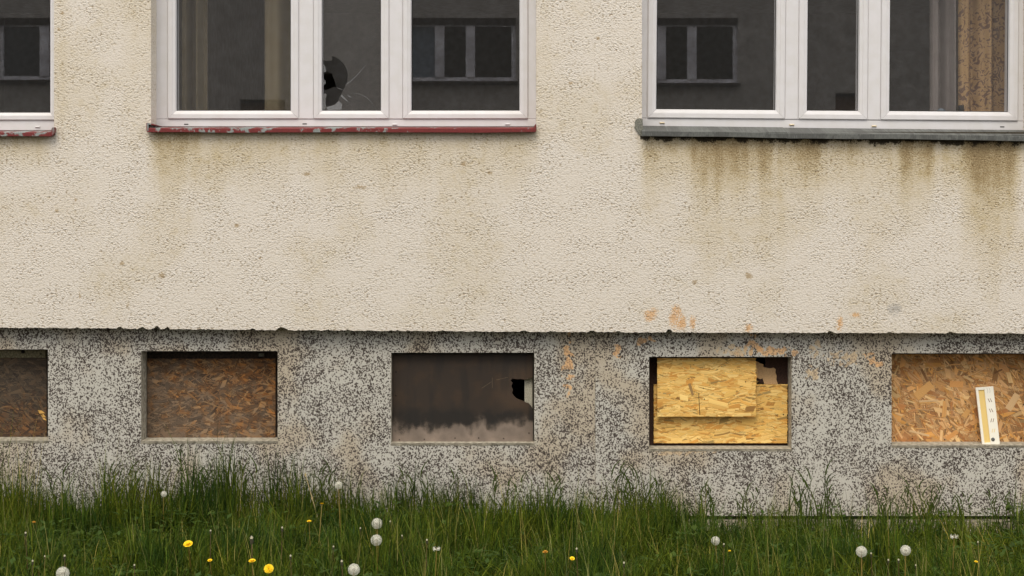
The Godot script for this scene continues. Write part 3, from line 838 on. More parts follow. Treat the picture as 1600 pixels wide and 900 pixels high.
func boards() -> void:
	var z := -0.18
	# 1: grey-brown board at the picture's edge
	var c_old := [Color(0.36, 0.25, 0.16), Color(0.43, 0.30, 0.18), Color(0.30, 0.22, 0.15), Color(0.48, 0.35, 0.22), Color(0.26, 0.19, 0.14), Color(0.40, 0.32, 0.24)]
	var t := strands(560, 512, 301, 1500, 0.1, 1.3, c_old, func(u, v, n): return sstep(0.9, 0.35, v + 0.6 * (n - 0.5)) * 0.7, Color(0.36, 0.32, 0.27), 0.35, 1.0, 0.78, 0.09)
	var o := board("strand_board", "weathered dark strand board cut off by the picture edge", ragged([-58, 73, 558.5, 686.5], z, 0, 0.6, 0.5, 0.6, 1), z, 0.012, textured(t[0], t[1], 0.25))
	for sp in [[59, 641, 71, 646, 2.0], [62, 646, 72, 652, 2.4], [66, 652, 73, 657, 1.6], [60, 643, 68, 650, 1.5]]:
		var a := gp(sp[0], sp[1], z) - Vector2(o.position.x, o.position.y); var e := gp(sp[2], sp[3], z) - Vector2(o.position.x, o.position.y)
		var nrm: Vector2 = (e - a).orthogonal().normalized() * sp[4] / GRID
		var b := MB.new()
		b.slab(PackedVector2Array([a, a.lerp(e, 0.5) + nrm, e, a.lerp(e, 0.45) - nrm]), 0.0002, 0.002)
		put("splinter", b.mesh(), M.fresh, o)
	var fr := base("wooden_frame", Vector3(gx(-58, -0.17), gy(559, -0.17), -0.17), "pale wooden frame rail above the board cut off by the picture edge", "frame")
	var b := MB.new()
	b.cbox(Vector3(0, 0, -0.04), Vector3(gx(71, -0.17) - gx(-58, -0.17), gy(547, -0.17) - gy(559, -0.17), 0), 0.003)
	put("rail", b.mesh(), M.pale_wood, fr)
	for q in [[36, 549.5, 0.011], [64, 553, 0.004]]:
		b = MB.new()
		b.tube([Vector3(0, 0, -0.01), Vector3(0, 0, 0.003), Vector3(0, 0, 0.0045), Vector3(0, 0, 0.005)], [q[2], q[2], q[2] * 0.6, 0.0001], 8)
		put("bolt", b.mesh(), M.nail, fr).position = Vector3(gx(q[0], -0.17) - fr.position.x, gy(q[1], -0.17) - fr.position.y, 0)
	# 2: brown weathered board
	var c_brown := [Color(0.56, 0.35, 0.16), Color(0.48, 0.31, 0.16), Color(0.64, 0.42, 0.20), Color(0.40, 0.27, 0.16), Color(0.58, 0.40, 0.23), Color(0.33, 0.23, 0.15), Color(0.66, 0.49, 0.30)]
	t = strands(800, 512, 302, 2000, 0.0, 1.4, c_brown, func(u, v, n): return clampf(1.0 - 0.5 * u - 0.4 * (1.0 - v) + 1.2 * (n - 0.5), 0.1, 1.0), Color(0.47, 0.40, 0.33), 0.35, 1.05, 0.78, 0.09)
	o = board("strand_board", "brown weathered strand board with dark gap above it", ragged([230, 430.5, 560.5, 687.5], z, 0.3, 0.4, 0.4, 0.5, 2), z, 0.012, textured(t[0], t[1], 0.25))
	nails(o, [[243, 679], [427, 678], [420, 564]], z, 0.003)
	fr = base("wooden_frame", Vector3(gx(224, -0.193), gy(690, -0.193), -0.193), "dark old wooden frame behind the brown weathered board", "frame")
	b = MB.new()
	b.cbox(Vector3(0, 0, -0.05), Vector3(gx(434, -0.193) - gx(224, -0.193), gy(549, -0.193) - gy(690, -0.193), -0.002), 0.003)
	put("backing", b.mesh(), M.dark_wood, fr)
	b = MB.new()
	b.cbox(Vector3(0.003, 0.012, -0.002), Vector3(0.017, gy(600, -0.193) - gy(690, -0.193), 0.012), 0.002)
	put("jamb", b.mesh(), M.pale_wood, fr)
	b = MB.new()
	b.cbox(Vector3(0.002, gy(598, -0.193) - gy(690, -0.193), -0.002), Vector3(0.014, gy(566, -0.193) - gy(690, -0.193), 0.006), 0.002)
	put("jamb", b.mesh(), M.mortar, fr)
	b = MB.new()
	b.cbox(Vector3(gx(405, -0.193) - gx(224, -0.193), gy(556.5, -0.193) - gy(690, -0.193), -0.002), Vector3(gx(413, -0.193) - gx(224, -0.193), gy(552, -0.193) - gy(690, -0.193), 0.02), 0.003)
	put("latch", b.mesh(), M.mortar, fr)
	# 3: sooty hardboard with a broken corner hole
	var z3 := -0.115
	var pts := PackedVector2Array()
	for q in [[613, 690.5], [832.5, 690.8], [832.8, 640], [830, 634.5], [826, 630], [821, 628.5], [815, 625.5], [808, 623], [803, 618.5], [800, 614], [801.5, 609], [799, 603.5], [801, 598], [797.5, 594.5], [801, 591.5], [808, 592.5], [814, 592], [820, 593.5], [826, 591.5], [832, 590], [833, 553], [612.5, 553]]: pts.append(gp(q[0], q[1], z3))
	t = sooty()
	o = board("stained_hardboard", "dark sooty hardboard panel with a torn hole at its side", pts, z3, 0.005, textured(t[0], null, 0.0, 0.7))
	nails(o, [[624, 687], [663, 686.3], [711, 684.5], [748, 684.3], [787, 685], [826.5, 676.5], [618.5, 618], [619, 581]], z3, 0.0035)
	fr = base("wooden_frame", Vector3(gx(819.5, -0.14), gy(640, -0.14), -0.14), "white painted post seen through the hole in the sooty panel", "frame")
	b = MB.new()
	b.cbox(Vector3(0, 0, -0.05), Vector3(0.046, 0.26, 0), 0.003)
	put("post", b.mesh(), M.white_post, fr)
	# 4: two fresh boards, one in front of the other, over old backing and torn paper
	var c_new := [Color(0.90, 0.71, 0.38), Color(0.93, 0.76, 0.44), Color(0.87, 0.66, 0.33), Color(0.95, 0.80, 0.49), Color(0.82, 0.59, 0.27), Color(0.92, 0.74, 0.41), Color(0.91, 0.73, 0.39), Color(0.93, 0.77, 0.45)]
	var zr := -0.152
	t = strands(820, 380, 304, 1500, 0.0, 0.6, c_new, func(u, v, n): return 0.0, Color.WHITE, 0.16, 1.35, 0.95, 0.05)
	var mnew := textured(t[0], t[1], 0.2, 0.8)
	o = board("strand_board", "fresh yellow strand board with splintered side, behind the smaller one", ragged([1021.5, 1231, 600.5, 692.5], zr, 0.4, 1.8, 0.4, 0.6, 4), zr, 0.012, mnew)
	splinters(o, 1230.5, 603, 680, zr, 26, M.fresh, 44, 3.5)
	nails(o, [[1224, 647.5], [1025, 640]], zr, 0.0035)
	t = strands(640, 380, 305, 1200, 0.0, 0.6, c_new, func(u, v, n): return 0.0, Color.WHITE, 0.16, 1.35, 0.95, 0.05)
	var z4 := -0.116
	o = board("strand_board", "smaller fresh strand board nailed in front of a larger yellow one", ragged([1027, 1182, 559.5, 651], z4, 0.3, 2.6, 0.3, 0.3, 5), z4, 0.012, textured(t[0], t[1], 0.2, 0.8))
	splinters(o, 1181.5, 572, 645, z4, 34, M.fresh, 45, 4.5)
	nails(o, [[1099, 606.5], [1100.5, 623.5], [1165, 596.5]], z4, 0.0032)
	b = MB.new()
	var o2 := Vector2(o.position.x, o.position.y)
	b.slab(PackedVector2Array([gp(1075, 600, z4) - o2, gp(1079, 598.5, z4) - o2, gp(1084.5, 617, z4) - o2, gp(1081, 618.5, z4) - o2]), -0.0005, 0.0012)
	put("splinter", b.mesh(), M.dull_strand, o)
	b = MB.new()
	b.slab(PackedVector2Array([gp(1091.2, 614, z4) - o2, gp(1092, 614, z4) - o2, gp(1094, 648.5, z4) - o2, gp(1093, 648.5, z4) - o2]), -0.0005, 0.0005)
	put("saw_mark", b.mesh(), M.nail, o)
	var zk := -0.172
	pts = PackedVector2Array()
	for q in [[1013, 705], [1240, 705], [1240, 557], [1195.5, 557], [1196, 594], [1193, 590.5], [1189, 592.5], [1184, 590], [1182, 590.5], [1186, 598], [1195, 599], [1195.5, 606], [1178, 606], [1178, 557], [1013, 557]]: pts.append(gp(q[0], q[1], zk))
	board("backing_sheet", "dark brown backing sheet behind the fresh yellow boards", pts, zk, 0.004, M.backing)
	pts = PackedVector2Array()
	for q in [[1178, 563], [1184, 565], [1188, 568], [1193, 569], [1192.5, 573], [1197, 574.5], [1203, 575.5], [1209, 574.5], [1212, 577], [1211.5, 582], [1213.5, 587], [1213, 593], [1216, 602], [1194.5, 602], [1194, 599], [1191.5, 591], [1188, 592.5], [1184, 590.5], [1180, 589]]: pts.append(gp(q[0], q[1], -0.169))
	board("torn_cardboard", "torn piece of tan cardboard in the corner above the fresh yellow boards", pts, -0.169, 0.002, M.paper, "")
	fr = base("wooden_frame", Vector3(gx(1013.5, -0.20), gy(701, -0.20), -0.20), "rotten dark frame strip beside the fresh yellow boards", "frame")
	b = MB.new()
	rng.seed = 77
	var y := 0.0
	while y < 0.5:
		var h := rng.randf_range(0.02, 0.06)
		b.cbox(Vector3(0, y, -0.008), Vector3(rng.randf_range(0.012, 0.022), minf(0.505, y + h - 0.002), rng.randf_range(0.0, 0.012)), 0.002)
		y += h
	put("strip", b.mesh(), M.dark_wood, fr)
	b = MB.new()
	b.cbox(Vector3(0.02, 0.02, -0.008), Vector3(0.045, 0.505, 0.004), 0.002)
	put("stile", b.mesh(), M.dark_wood, fr)
	# 5: orange-tan board
	var c_tan := [Color(0.77, 0.57, 0.34), Color(0.82, 0.64, 0.42), Color(0.73, 0.51, 0.28), Color(0.85, 0.70, 0.48), Color(0.68, 0.45, 0.24), Color(0.80, 0.59, 0.34), Color(0.81, 0.58, 0.29), Color(0.77, 0.60, 0.40)]
	t = strands(900, 540, 306, 1500, 0.8, 1.57, c_tan, func(u, v, n): return clampf(0.15 + 0.8 * (n - 0.45), 0.0, 0.6), Color(0.68, 0.52, 0.37), 0.2, 1.3, 0.88)
	o = board("strand_board", "orange-tan strand board behind the leaning white plastic strip", ragged([1393, 1626, 553.5, 691.5], z, 0.3, 0.3, 0.3, 0.3, 6), z, 0.012, textured(t[0], t[1], 0.25, 0.85))
	nails(o, [[1397, 684], [1425.5, 685.5], [1476, 687], [1529, 687], [1595.5, 684.5], [1432.5, 558], [1467.5, 557], [1599, 632]], z, 0.0035)
	for st in [[1431, 620, 1456, 600, 6.5, 0], [1484, 600, 1505, 601, 5.0, 1], [1575, 640, 1590, 616, 5.5, 2], [1506, 652, 1514, 640, 4.0, 0], [1479, 686, 1496, 674, 3.5, 1], [1436, 627, 1466, 625.6, 1.4, 2], [1437, 629.4, 1462, 629, 1.0, 0], [1421, 673, 1452, 681, 1.6, 2]]:
		var a := gp(st[0], st[1], z) - Vector2(o.position.x, o.position.y); var e := gp(st[2], st[3], z) - Vector2(o.position.x, o.position.y)
		var nrm: Vector2 = (e - a).orthogonal().normalized() * st[4] / GRID
		b = MB.new()
		b.slab(PackedVector2Array([a - nrm, a + nrm, e + nrm * 0.9, e - nrm]), 0.0001, 0.0009)
		put("strand", b.mesh(), [M.strand_a, M.strand_b, M.strand_c][st[5]], o)
	# white plastic strip leaning on the ledge
	var zp := -0.10
	var foot := gp(1535, 696.5, zp)
	o = base("plastic_strip", Vector3(foot.x, foot.y, zp), "white plastic strip with a yellowed slot, leaning on the ledge of the orange-tan board", "strip")
	var W := 28.2 / GRID; var H := 92.0 / GRID
	o.rotation = Vector3(-0.16, 0, 0.064)
	b = MB.new()
	var s0 := 4.0 / GRID; var s1 := 13.5 / GRID
	b.cbox(Vector3(0, 0, -0.009), Vector3(s0, H, 0), 0.001); b.cbox(Vector3(s1, 0, -0.009), Vector3(W, H, 0), 0.001)
	b.cbox(Vector3(s0, 0, -0.009), Vector3(s1, 4.5 / GRID, -0.0003), 0.0008); b.cbox(Vector3(s0, H - 4.5 / GRID, -0.009), Vector3(s1, H, -0.0003), 0.0008)
	put("body", b.mesh(), M.plastic, o)
	b = MB.new()
	b.box(Vector3(s0, 4.5 / GRID, -0.009), Vector3(s1, H - 4.5 / GRID, -0.005))
	put("slot", b.mesh(), M.yellowed, o)
	b = MB.new()
	b.tube([Vector3(0, 0, -0.002), Vector3(0, 0, 0.0015), Vector3(0, 0, 0.003), Vector3(0, 0, 0.0032)], [0.011, 0.011, 0.007, 0.0001], 12)
	put("screw", b.mesh(), M.steel, o).position = Vector3(17.8 / GRID, 8.8 / GRID, 0)
	for q in [[0.765, -1, 0], [0.59, -1, 0], [0.42, 1, 0], [0.245, 1, 1]]:
		for k in 2:
			b = MB.new()
			var c := Vector2((18.6 + k * 3.4) / GRID, H * q[0])
			var hx: float = 1.0 * q[1] / GRID; var hy := 2.9 / GRID
			b.slab(PackedVector2Array([c + Vector2(-hx - 0.0016, -hy), c + Vector2(-hx + 0.0016, -hy), c + Vector2(hx + 0.0016, hy), c + Vector2(hx - 0.0016, hy)]), -0.001, 0.0004)
			put("slot_mark", b.mesh(), M.yellowed if q[2] else M.rust, o)
	for k in 2:
		b = MB.new()
		var ps := []
		for s in 7:
			var an := lerpf(-0.9, 0.9, s / 6.0)
			ps.append(Vector3((15.5 + k * 3.6 + 3.2 * cos(an)) / GRID, H - (6.2 - 4.6 * sin(an)) / GRID, 0.0))
		b.tube(ps, [0.0007, 0.0007, 0.0007, 0.0007, 0.0007, 0.0007, 0.0007], 4)
		put("curved_mark", b.mesh(), M.mortar, o)

# ---------------------------------------------------------------- things behind the panes
func curtain(called: String, label: String, u0: float, u1: float, z: float, folds: float, m: Material) -> void:
	var x0 := gx(u0, z); var x1 := gx(u1, z)
	var o := base(called, Vector3(x0, 1.9, z), label, "curtain")
	var b := MB.new()
	var n := 60
	var pts := []
	for k in n + 1:
		var f := float(k) / n
		pts.append(Vector2(f * (x1 - x0), 0.045 * sin(f * folds * TAU) + 0.012 * sin(f * folds * 2.3 * TAU + 1.0)))
	for side in 2:
		for k in n + 1:
			var d: Vector2 = pts[mini(k + 1, n)] - pts[maxi(k - 1, 0)]
			var nn := Vector3(-d.y, 0, d.x).normalized() * (1.0 if side == 0 else -1.0)
			var off := Vector3(0, 0, -0.002 * side)
			b.vert(Vector3(pts[k].x, 0, pts[k].y) + off, nn, Vector2(k / float(n), 1)); b.vert(Vector3(pts[k].x, 1.6, pts[k].y) + off, nn, Vector2(k / float(n), -1))
		var f0 := side * (n + 1) * 2
		for k in n: b.tri(f0 + k * 2, f0 + k * 2 + 1, f0 + k * 2 + 3); b.tri(f0 + k * 2, f0 + k * 2 + 3, f0 + k * 2 + 2)
	put("cloth", b.mesh(), m, o)

func interior() -> void:
	var md := textured(damask(), null, 0.0, 0.7)
	curtain("curtain", "gold and brown curtain with leaf pattern behind the last sash", 1496, 1584, -0.36, 2.4, md)
	curtain("curtain", "grey sheer curtain bunched beside the gold patterned curtain", 1452, 1494, -0.37, 1.5, M.sheer)
	curtain("curtain", "olive curtain at the frame beside the dark pane of the broken window", 284, 324, -0.36, 2.0, M.olive_cloth)
	curtain("curtain", "olive curtain panel close to the first mullion of the broken window", 414, 470, -0.36, 1.0, M.olive_cloth)
	# window board inside, with a bowl and a cup
	var b := MB.new()
	b.box(Vector3(0, -0.03, -0.26), Vector3(gx(1605, -0.3) - gx(995, -0.3), 0, 0))
	var brd := base("window_board", Vector3(gx(995, -0.3), gy(190, -0.302) , -0.304), "inner window board behind the patterned-curtain window", "shelf")
	put("shelf", b.mesh(), M.room, brd)
	var zc := -0.345
	var bowl := base("glass_bowl", Vector3(gx(1470, zc), gy(190, zc), zc), "upturned pale bowl inside, beside the sheer curtain", "bowl")
	b = MB.new()
	b.tube([Vector3(0, 0.0, 0), Vector3(0, 0.03, 0), Vector3(0, 0.055, 0), Vector3(0, 0.072, 0), Vector3(0, 0.078, 0)], [0.04, 0.038, 0.033, 0.02, 0.001], 20)
	put("shell", b.mesh(), M.blind, bowl)
	var cup := base("cup", Vector3(gx(1500.5, zc + 0.03), gy(190, zc), zc + 0.045), "small dark cup inside, in front of the gold patterned curtain", "cup")
	b = MB.new()
	b.tube([Vector3(0, 0, 0), Vector3(0, 0.09, 0), Vector3(0, 0.092, 0)], [0.014, 0.017, 0.001], 14)
	put("body", b.mesh(), M.far_glass, cup)

# ---------------------------------------------------------------- the block opposite, seen in the panes
func opposite() -> void:
	var zo := 14.6
	var o := base("apartment_building", Vector3(0, 0, zo), "beige building across the lawn, seen only as a reflection in the panes", "building")
	var s := GRID * STAND / (STAND + zo + 0.26)
	var ox := func(u: float) -> float: return (u - 800.0) / s
	var oy := func(v: float) -> float: return EYE + (362.0 - v) / s
	var rects := [[616.0, 806.0, 28.0, 127.0], [963.0, 1153.0, 28.0, 130.0], [-3.0, 187.0, 28.0, 125.0]]
	var small := [[374.0, 445.0, 155.0, 204.0], [1306.0, 1377.0, 145.0, 194.0], [694.0, 765.0, 300.0, 349.0], [1060.0, 1131.0, 300.0, 349.0]]
	var holes := []
	for q in rects + small: holes.append(Rect2(ox.call(q[0]), oy.call(q[3]), ox.call(q[1]) - ox.call(q[0]), oy.call(q[2]) - oy.call(q[3])))
	var wm := wall_mesh(Rect2(-13, 0, 26, 7.6), holes, 0.0, 0.35)
	put("wall", wm.mesh(), M.far_wall, o)
	var b := MB.new()
	b.box(Vector3(-13, 0, 0.5), Vector3(13, 7.6, 0.6))
	put("inner_wall", b.mesh(), M.cellar, o)
	b = MB.new()
	b.box(Vector3(-13.3, 7.6, -0.4), Vector3(13.3, 7.8, 8.0))
	put("roof", b.mesh(), M.concrete, o)
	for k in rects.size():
		var r: Rect2 = holes[k]
		var w := Node3D.new()
		w.name = "window"
		o.add_child(w, true)
		w.position = Vector3(r.position.x, r.position.y, 0.03)
		b = MB.new()
		for e in [[0.0, 0.06, 0.0, r.size.y - 0.1], [r.size.x - 0.07, r.size.x, 0.0, r.size.y - 0.1], [0.06, r.size.x - 0.07, 0.0, 0.07], [0.06, r.size.x - 0.07, r.size.y - 0.13, r.size.y - 0.1]]:
			b.box(Vector3(e[0], e[2], 0.0), Vector3(e[1], e[3], 0.08))
		put("outer_frame", b.mesh(), M.far_frame, w)
		for f in [0.372, 0.625]:
			b = MB.new()
			b.box(Vector3(r.size.x * f - 0.075, 0.07, -0.02), Vector3(r.size.x * f + 0.075, r.size.y - 0.13, 0.08))
			put("mullion", b.mesh(), M.far_frame, w)
		for e in [[0.06, 0.372], [0.372, 0.625], [0.625, 0.965]]:
			b = MB.new()
			b.box(Vector3(r.size.x * e[0] if e[0] > 0.1 else 0.06, 0.07, 0.05), Vector3(r.size.x * e[1], r.size.y - 0.13, 0.056))
			put("pane", b.mesh(), M.blind if k == 0 and e[0] < 0.1 else M.far_glass, w)
		b = MB.new()
		b.box(Vector3(-0.03, -0.05, -0.16), Vector3(r.size.x + 0.03, -0.005, 0.1))
		put("sill", b.mesh(), M.dark_wood, w)
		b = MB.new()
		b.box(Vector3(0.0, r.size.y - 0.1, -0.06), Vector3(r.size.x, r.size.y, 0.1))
		put("lintel_shade", b.mesh(), M.dark_wood, w)  # dark strip standing in for the shadow under the lintel
	for k in range(rects.size(), holes.size()):
		var r: Rect2 = holes[k]
		b = MB.new()
		b.box(Vector3(r.position.x, r.position.y, 0.14), Vector3(r.end.x - 0.04, r.end.y - 0.05, 0.16))
		put("boarding", b.mesh(), M.far_board, o)

# ---------------------------------------------------------------- lawn
func blade(b: MB, root: Vector3, h: float, w: float, lean: Vector2, droop: float, face: float, segs := 4) -> void:
	var side := Vector3(cos(face), 0, sin(face))
	var prev := -1
	var first := b.v.size()
	for k in segs + 1:
		var f := float(k) / segs
		var p := root + Vector3(lean.x * f * f * h, h * (f - droop * f * f * f), lean.y * f * f * h)
		var ww := w * (1.0 - pow(f, 1.8)) * (0.75 + 0.5 * minf(1.0, f * 3.0)) * 0.5
		var tang := Vector3(2.0 * lean.x * f, 1.0 - 3.0 * droop * f * f, 2.0 * lean.y * f).normalized()
		var nn := side.cross(tang).normalized()
		if k == segs:
			b.vert(p, nn)
		else:
			b.vert(p - side * ww, nn); b.vert(p + side * ww, nn)
	for k in segs:
		var i := first + k * 2
		if k == segs - 1:
			b.tri(i, i + 1, i + 2)
		else:
			b.tri(i, i + 1, i + 3); b.tri(i, i + 3, i + 2)

func clump(sd: int, count: int, hmin: float, hmax: float, spread: float, droopy: float, wmul := 1.0, pale := 1.0) -> Mesh:
	var q := RandomNumberGenerator.new()
	q.seed = sd
	var b := MB.new()
	b.has_c = true
	for k in count:
		var a := q.randf() * TAU; var r := sqrt(q.randf()) * spread
		var h := lerpf(hmin, hmax, q.randf())
		var la := q.randf() * TAU; var ll := q.randf() * q.randf() * 1.0 + 0.06
		var tone := q.randf()
		var c := Color(0.020, 0.038, 0.004).lerp(Color(0.088, 0.108, 0.012), tone * tone)
		if q.randf() < 0.05: c = Color(0.16, 0.14, 0.05)
		elif q.randf() < 0.12: c = Color(0.018, 0.036, 0.007)
		b.col = Color(c.r * pale, c.g * pale, c.b * pale)
		blade(b, Vector3(cos(a) * r, -0.01, sin(a) * r), h, q.randf_range(0.0026, 0.0062) * wmul, Vector2(cos(la), sin(la)) * ll, q.randf() * droopy, q.randf() * TAU)
	return b.mesh()

func multi(called: String, m: Mesh, mt: Material, xf: Array, tint: Array, label: String, parent: Node = self) -> void:
	var mm := MultiMesh.new()
	mm.transform_format = MultiMesh.TRANSFORM_3D
	mm.use_colors = true
	mm.mesh = m
	mm.instance_count = xf.size()
	for k in xf.size():
		mm.set_instance_transform(k, xf[k])
		mm.set_instance_color(k, tint[k])
	var o := MultiMeshInstance3D.new()
	o.name = called
	o.multimesh = mm
	o.material_override = mt
	parent.add_child(o, true)
	o.set_meta("kind", "stuff")

func lawn() -> void:
	var gm := mat(Color.WHITE, 0.75)
	gm.metallic_specular = 0.25
	gm.vertex_color_use_as_albedo = true
	gm.backlight_enabled = true
	gm.backlight = Color(0.55, 0.6, 0.35)
	M.grass = gm
	var o := Node3D.new()
	o.name = "grass"
	add_child(o)
	tag(o, "unmown dark green grass growing up to the plinth", "grass", "", "stuff")
	var kinds := []
	for k in 10: kinds.append(clump(400 + k, 16, 0.07, 0.24 if k < 7 else 0.33, 0.05, 0.35))
	for k in 5: kinds.append(clump(430 + k, 18, 0.16, 0.34, 0.06, 0.85, 0.75, 1.75))
	var xf := []; var tint := []
	for k in kinds.size(): xf.append([]); tint.append([])
	var dens := noise(1.1, 21, 3); var tall := noise(1.3, 22, 3); var hue := noise(1.6, 23, 3)
	rng.seed = 31
	for k in 14500:
		var x := rng.randf_range(-3.5, 3.5); var z := rng.randf_range(0.0, 2.75)
		if absf(x) > 3.15 * (STAND - z) / STAND + 0.1: continue
		var right := sstep(0.55, 1.1, x)
		# the strip of old concrete by the wall keeps the grass thin
		if z < 0.46 and rng.randf() < 0.75 * right + 0.15: continue
		if z < 0.26 and rng.randf() < 0.3 + 0.25 * right: continue
		if dens.get_noise_2d(x, z) < -0.35 and rng.randf() < 0.6: continue
		var h := 1.0 + 0.9 * tall.get_noise_2d(x, z)
		if z < 0.55: h *= lerpf(1.12, 0.82, right) * lerpf(1.2, 1.0, sstep(-1.3, -0.7, x))
		elif z < 1.05: h *= lerpf(0.88, 0.6, right)
		else: h *= 0.84
		h *= rng.randf_range(0.55, 1.35)
		var kind := rng.randi() % kinds.size()
		if z > 0.45 and rng.randf() < 0.3: kind = 10 + rng.randi() % 5
		if kind >= 10 and z < 0.3: kind -= 5
		var t := Transform3D(Basis(Vector3.UP, rng.randf() * TAU).scaled(Vector3(1, h, 1)), Vector3(x, -0.03, z))
		xf[kind].append(t)
		var hu := hue.get_noise_2d(x, z)
		tint[kind].append(Color(1.05 + 0.9 * hu, 1.05 + 0.5 * hu, 0.9) * rng.randf_range(0.65, 1.35))
	for k in kinds.size(): multi("grass_blades", kinds[k], gm, xf[k], tint[k], "", o)
	# low leafy ground cover between the blades
	var q := RandomNumberGenerator.new()
	q.seed = 61
	var b := MB.new()
	b.has_c = true
	for k in 26:
		b.col = Color(0.028, 0.052, 0.009).lerp(Color(0.05, 0.078, 0.015), q.randf())
		var a := q.randf() * TAU; var r := sqrt(q.randf()) * 0.07
		var p := Vector3(cos(a) * r, q.randf_range(0.03, 0.13), sin(a) * r)
		leaf(b, p, Vector3(cos(a), q.randf_range(-0.2, 0.5), sin(a)).normalized(), q.randf_range(0.022, 0.05), q.randf_range(0.011, 0.022))
	var lm := b.mesh()
	var lx := []; var lt := []
	for k in 900:
		var x := rng.randf_range(-3.1, 3.1); var z := rng.randf_range(0.25, 2.5)
		if x > -1.7 and rng.randf() < 0.72: continue
		lx.append(Transform3D(Basis(Vector3.UP, rng.randf() * TAU).scaled(Vector3.ONE * rng.randf_range(0.8, 1.5)), Vector3(x, -0.03, z)))
		lt.append(Color(1, 1, 1) * rng.randf_range(0.75, 1.2))
	multi("ground_cover", lm, gm, lx, lt, "", o)

func leaf(b: MB, p: Vector3, d: Vector3, l: float, w: float) -> void:
	var s := d.cross(Vector3.UP).normalized()
	var nn := s.cross(d).normalized()
	if nn.y < 0: nn = -nn
	var f := b.v.size()
	b.vert(p, nn); b.vert(p + d * l * 0.45 + s * w * 0.5 + nn * w * 0.15, (nn - s * 0.3).normalized()); b.vert(p + d * l, nn); b.vert(p + d * l * 0.45 - s * w * 0.5 + nn * w * 0.15, (nn + s * 0.3).normalized()); b.vert(p + d * l * 0.5, nn)
	b.tri(f, f + 1, f + 4); b.tri(f + 1, f + 2, f + 4); b.tri(f + 2, f + 3, f + 4); b.tri(f + 3, f, f + 4)

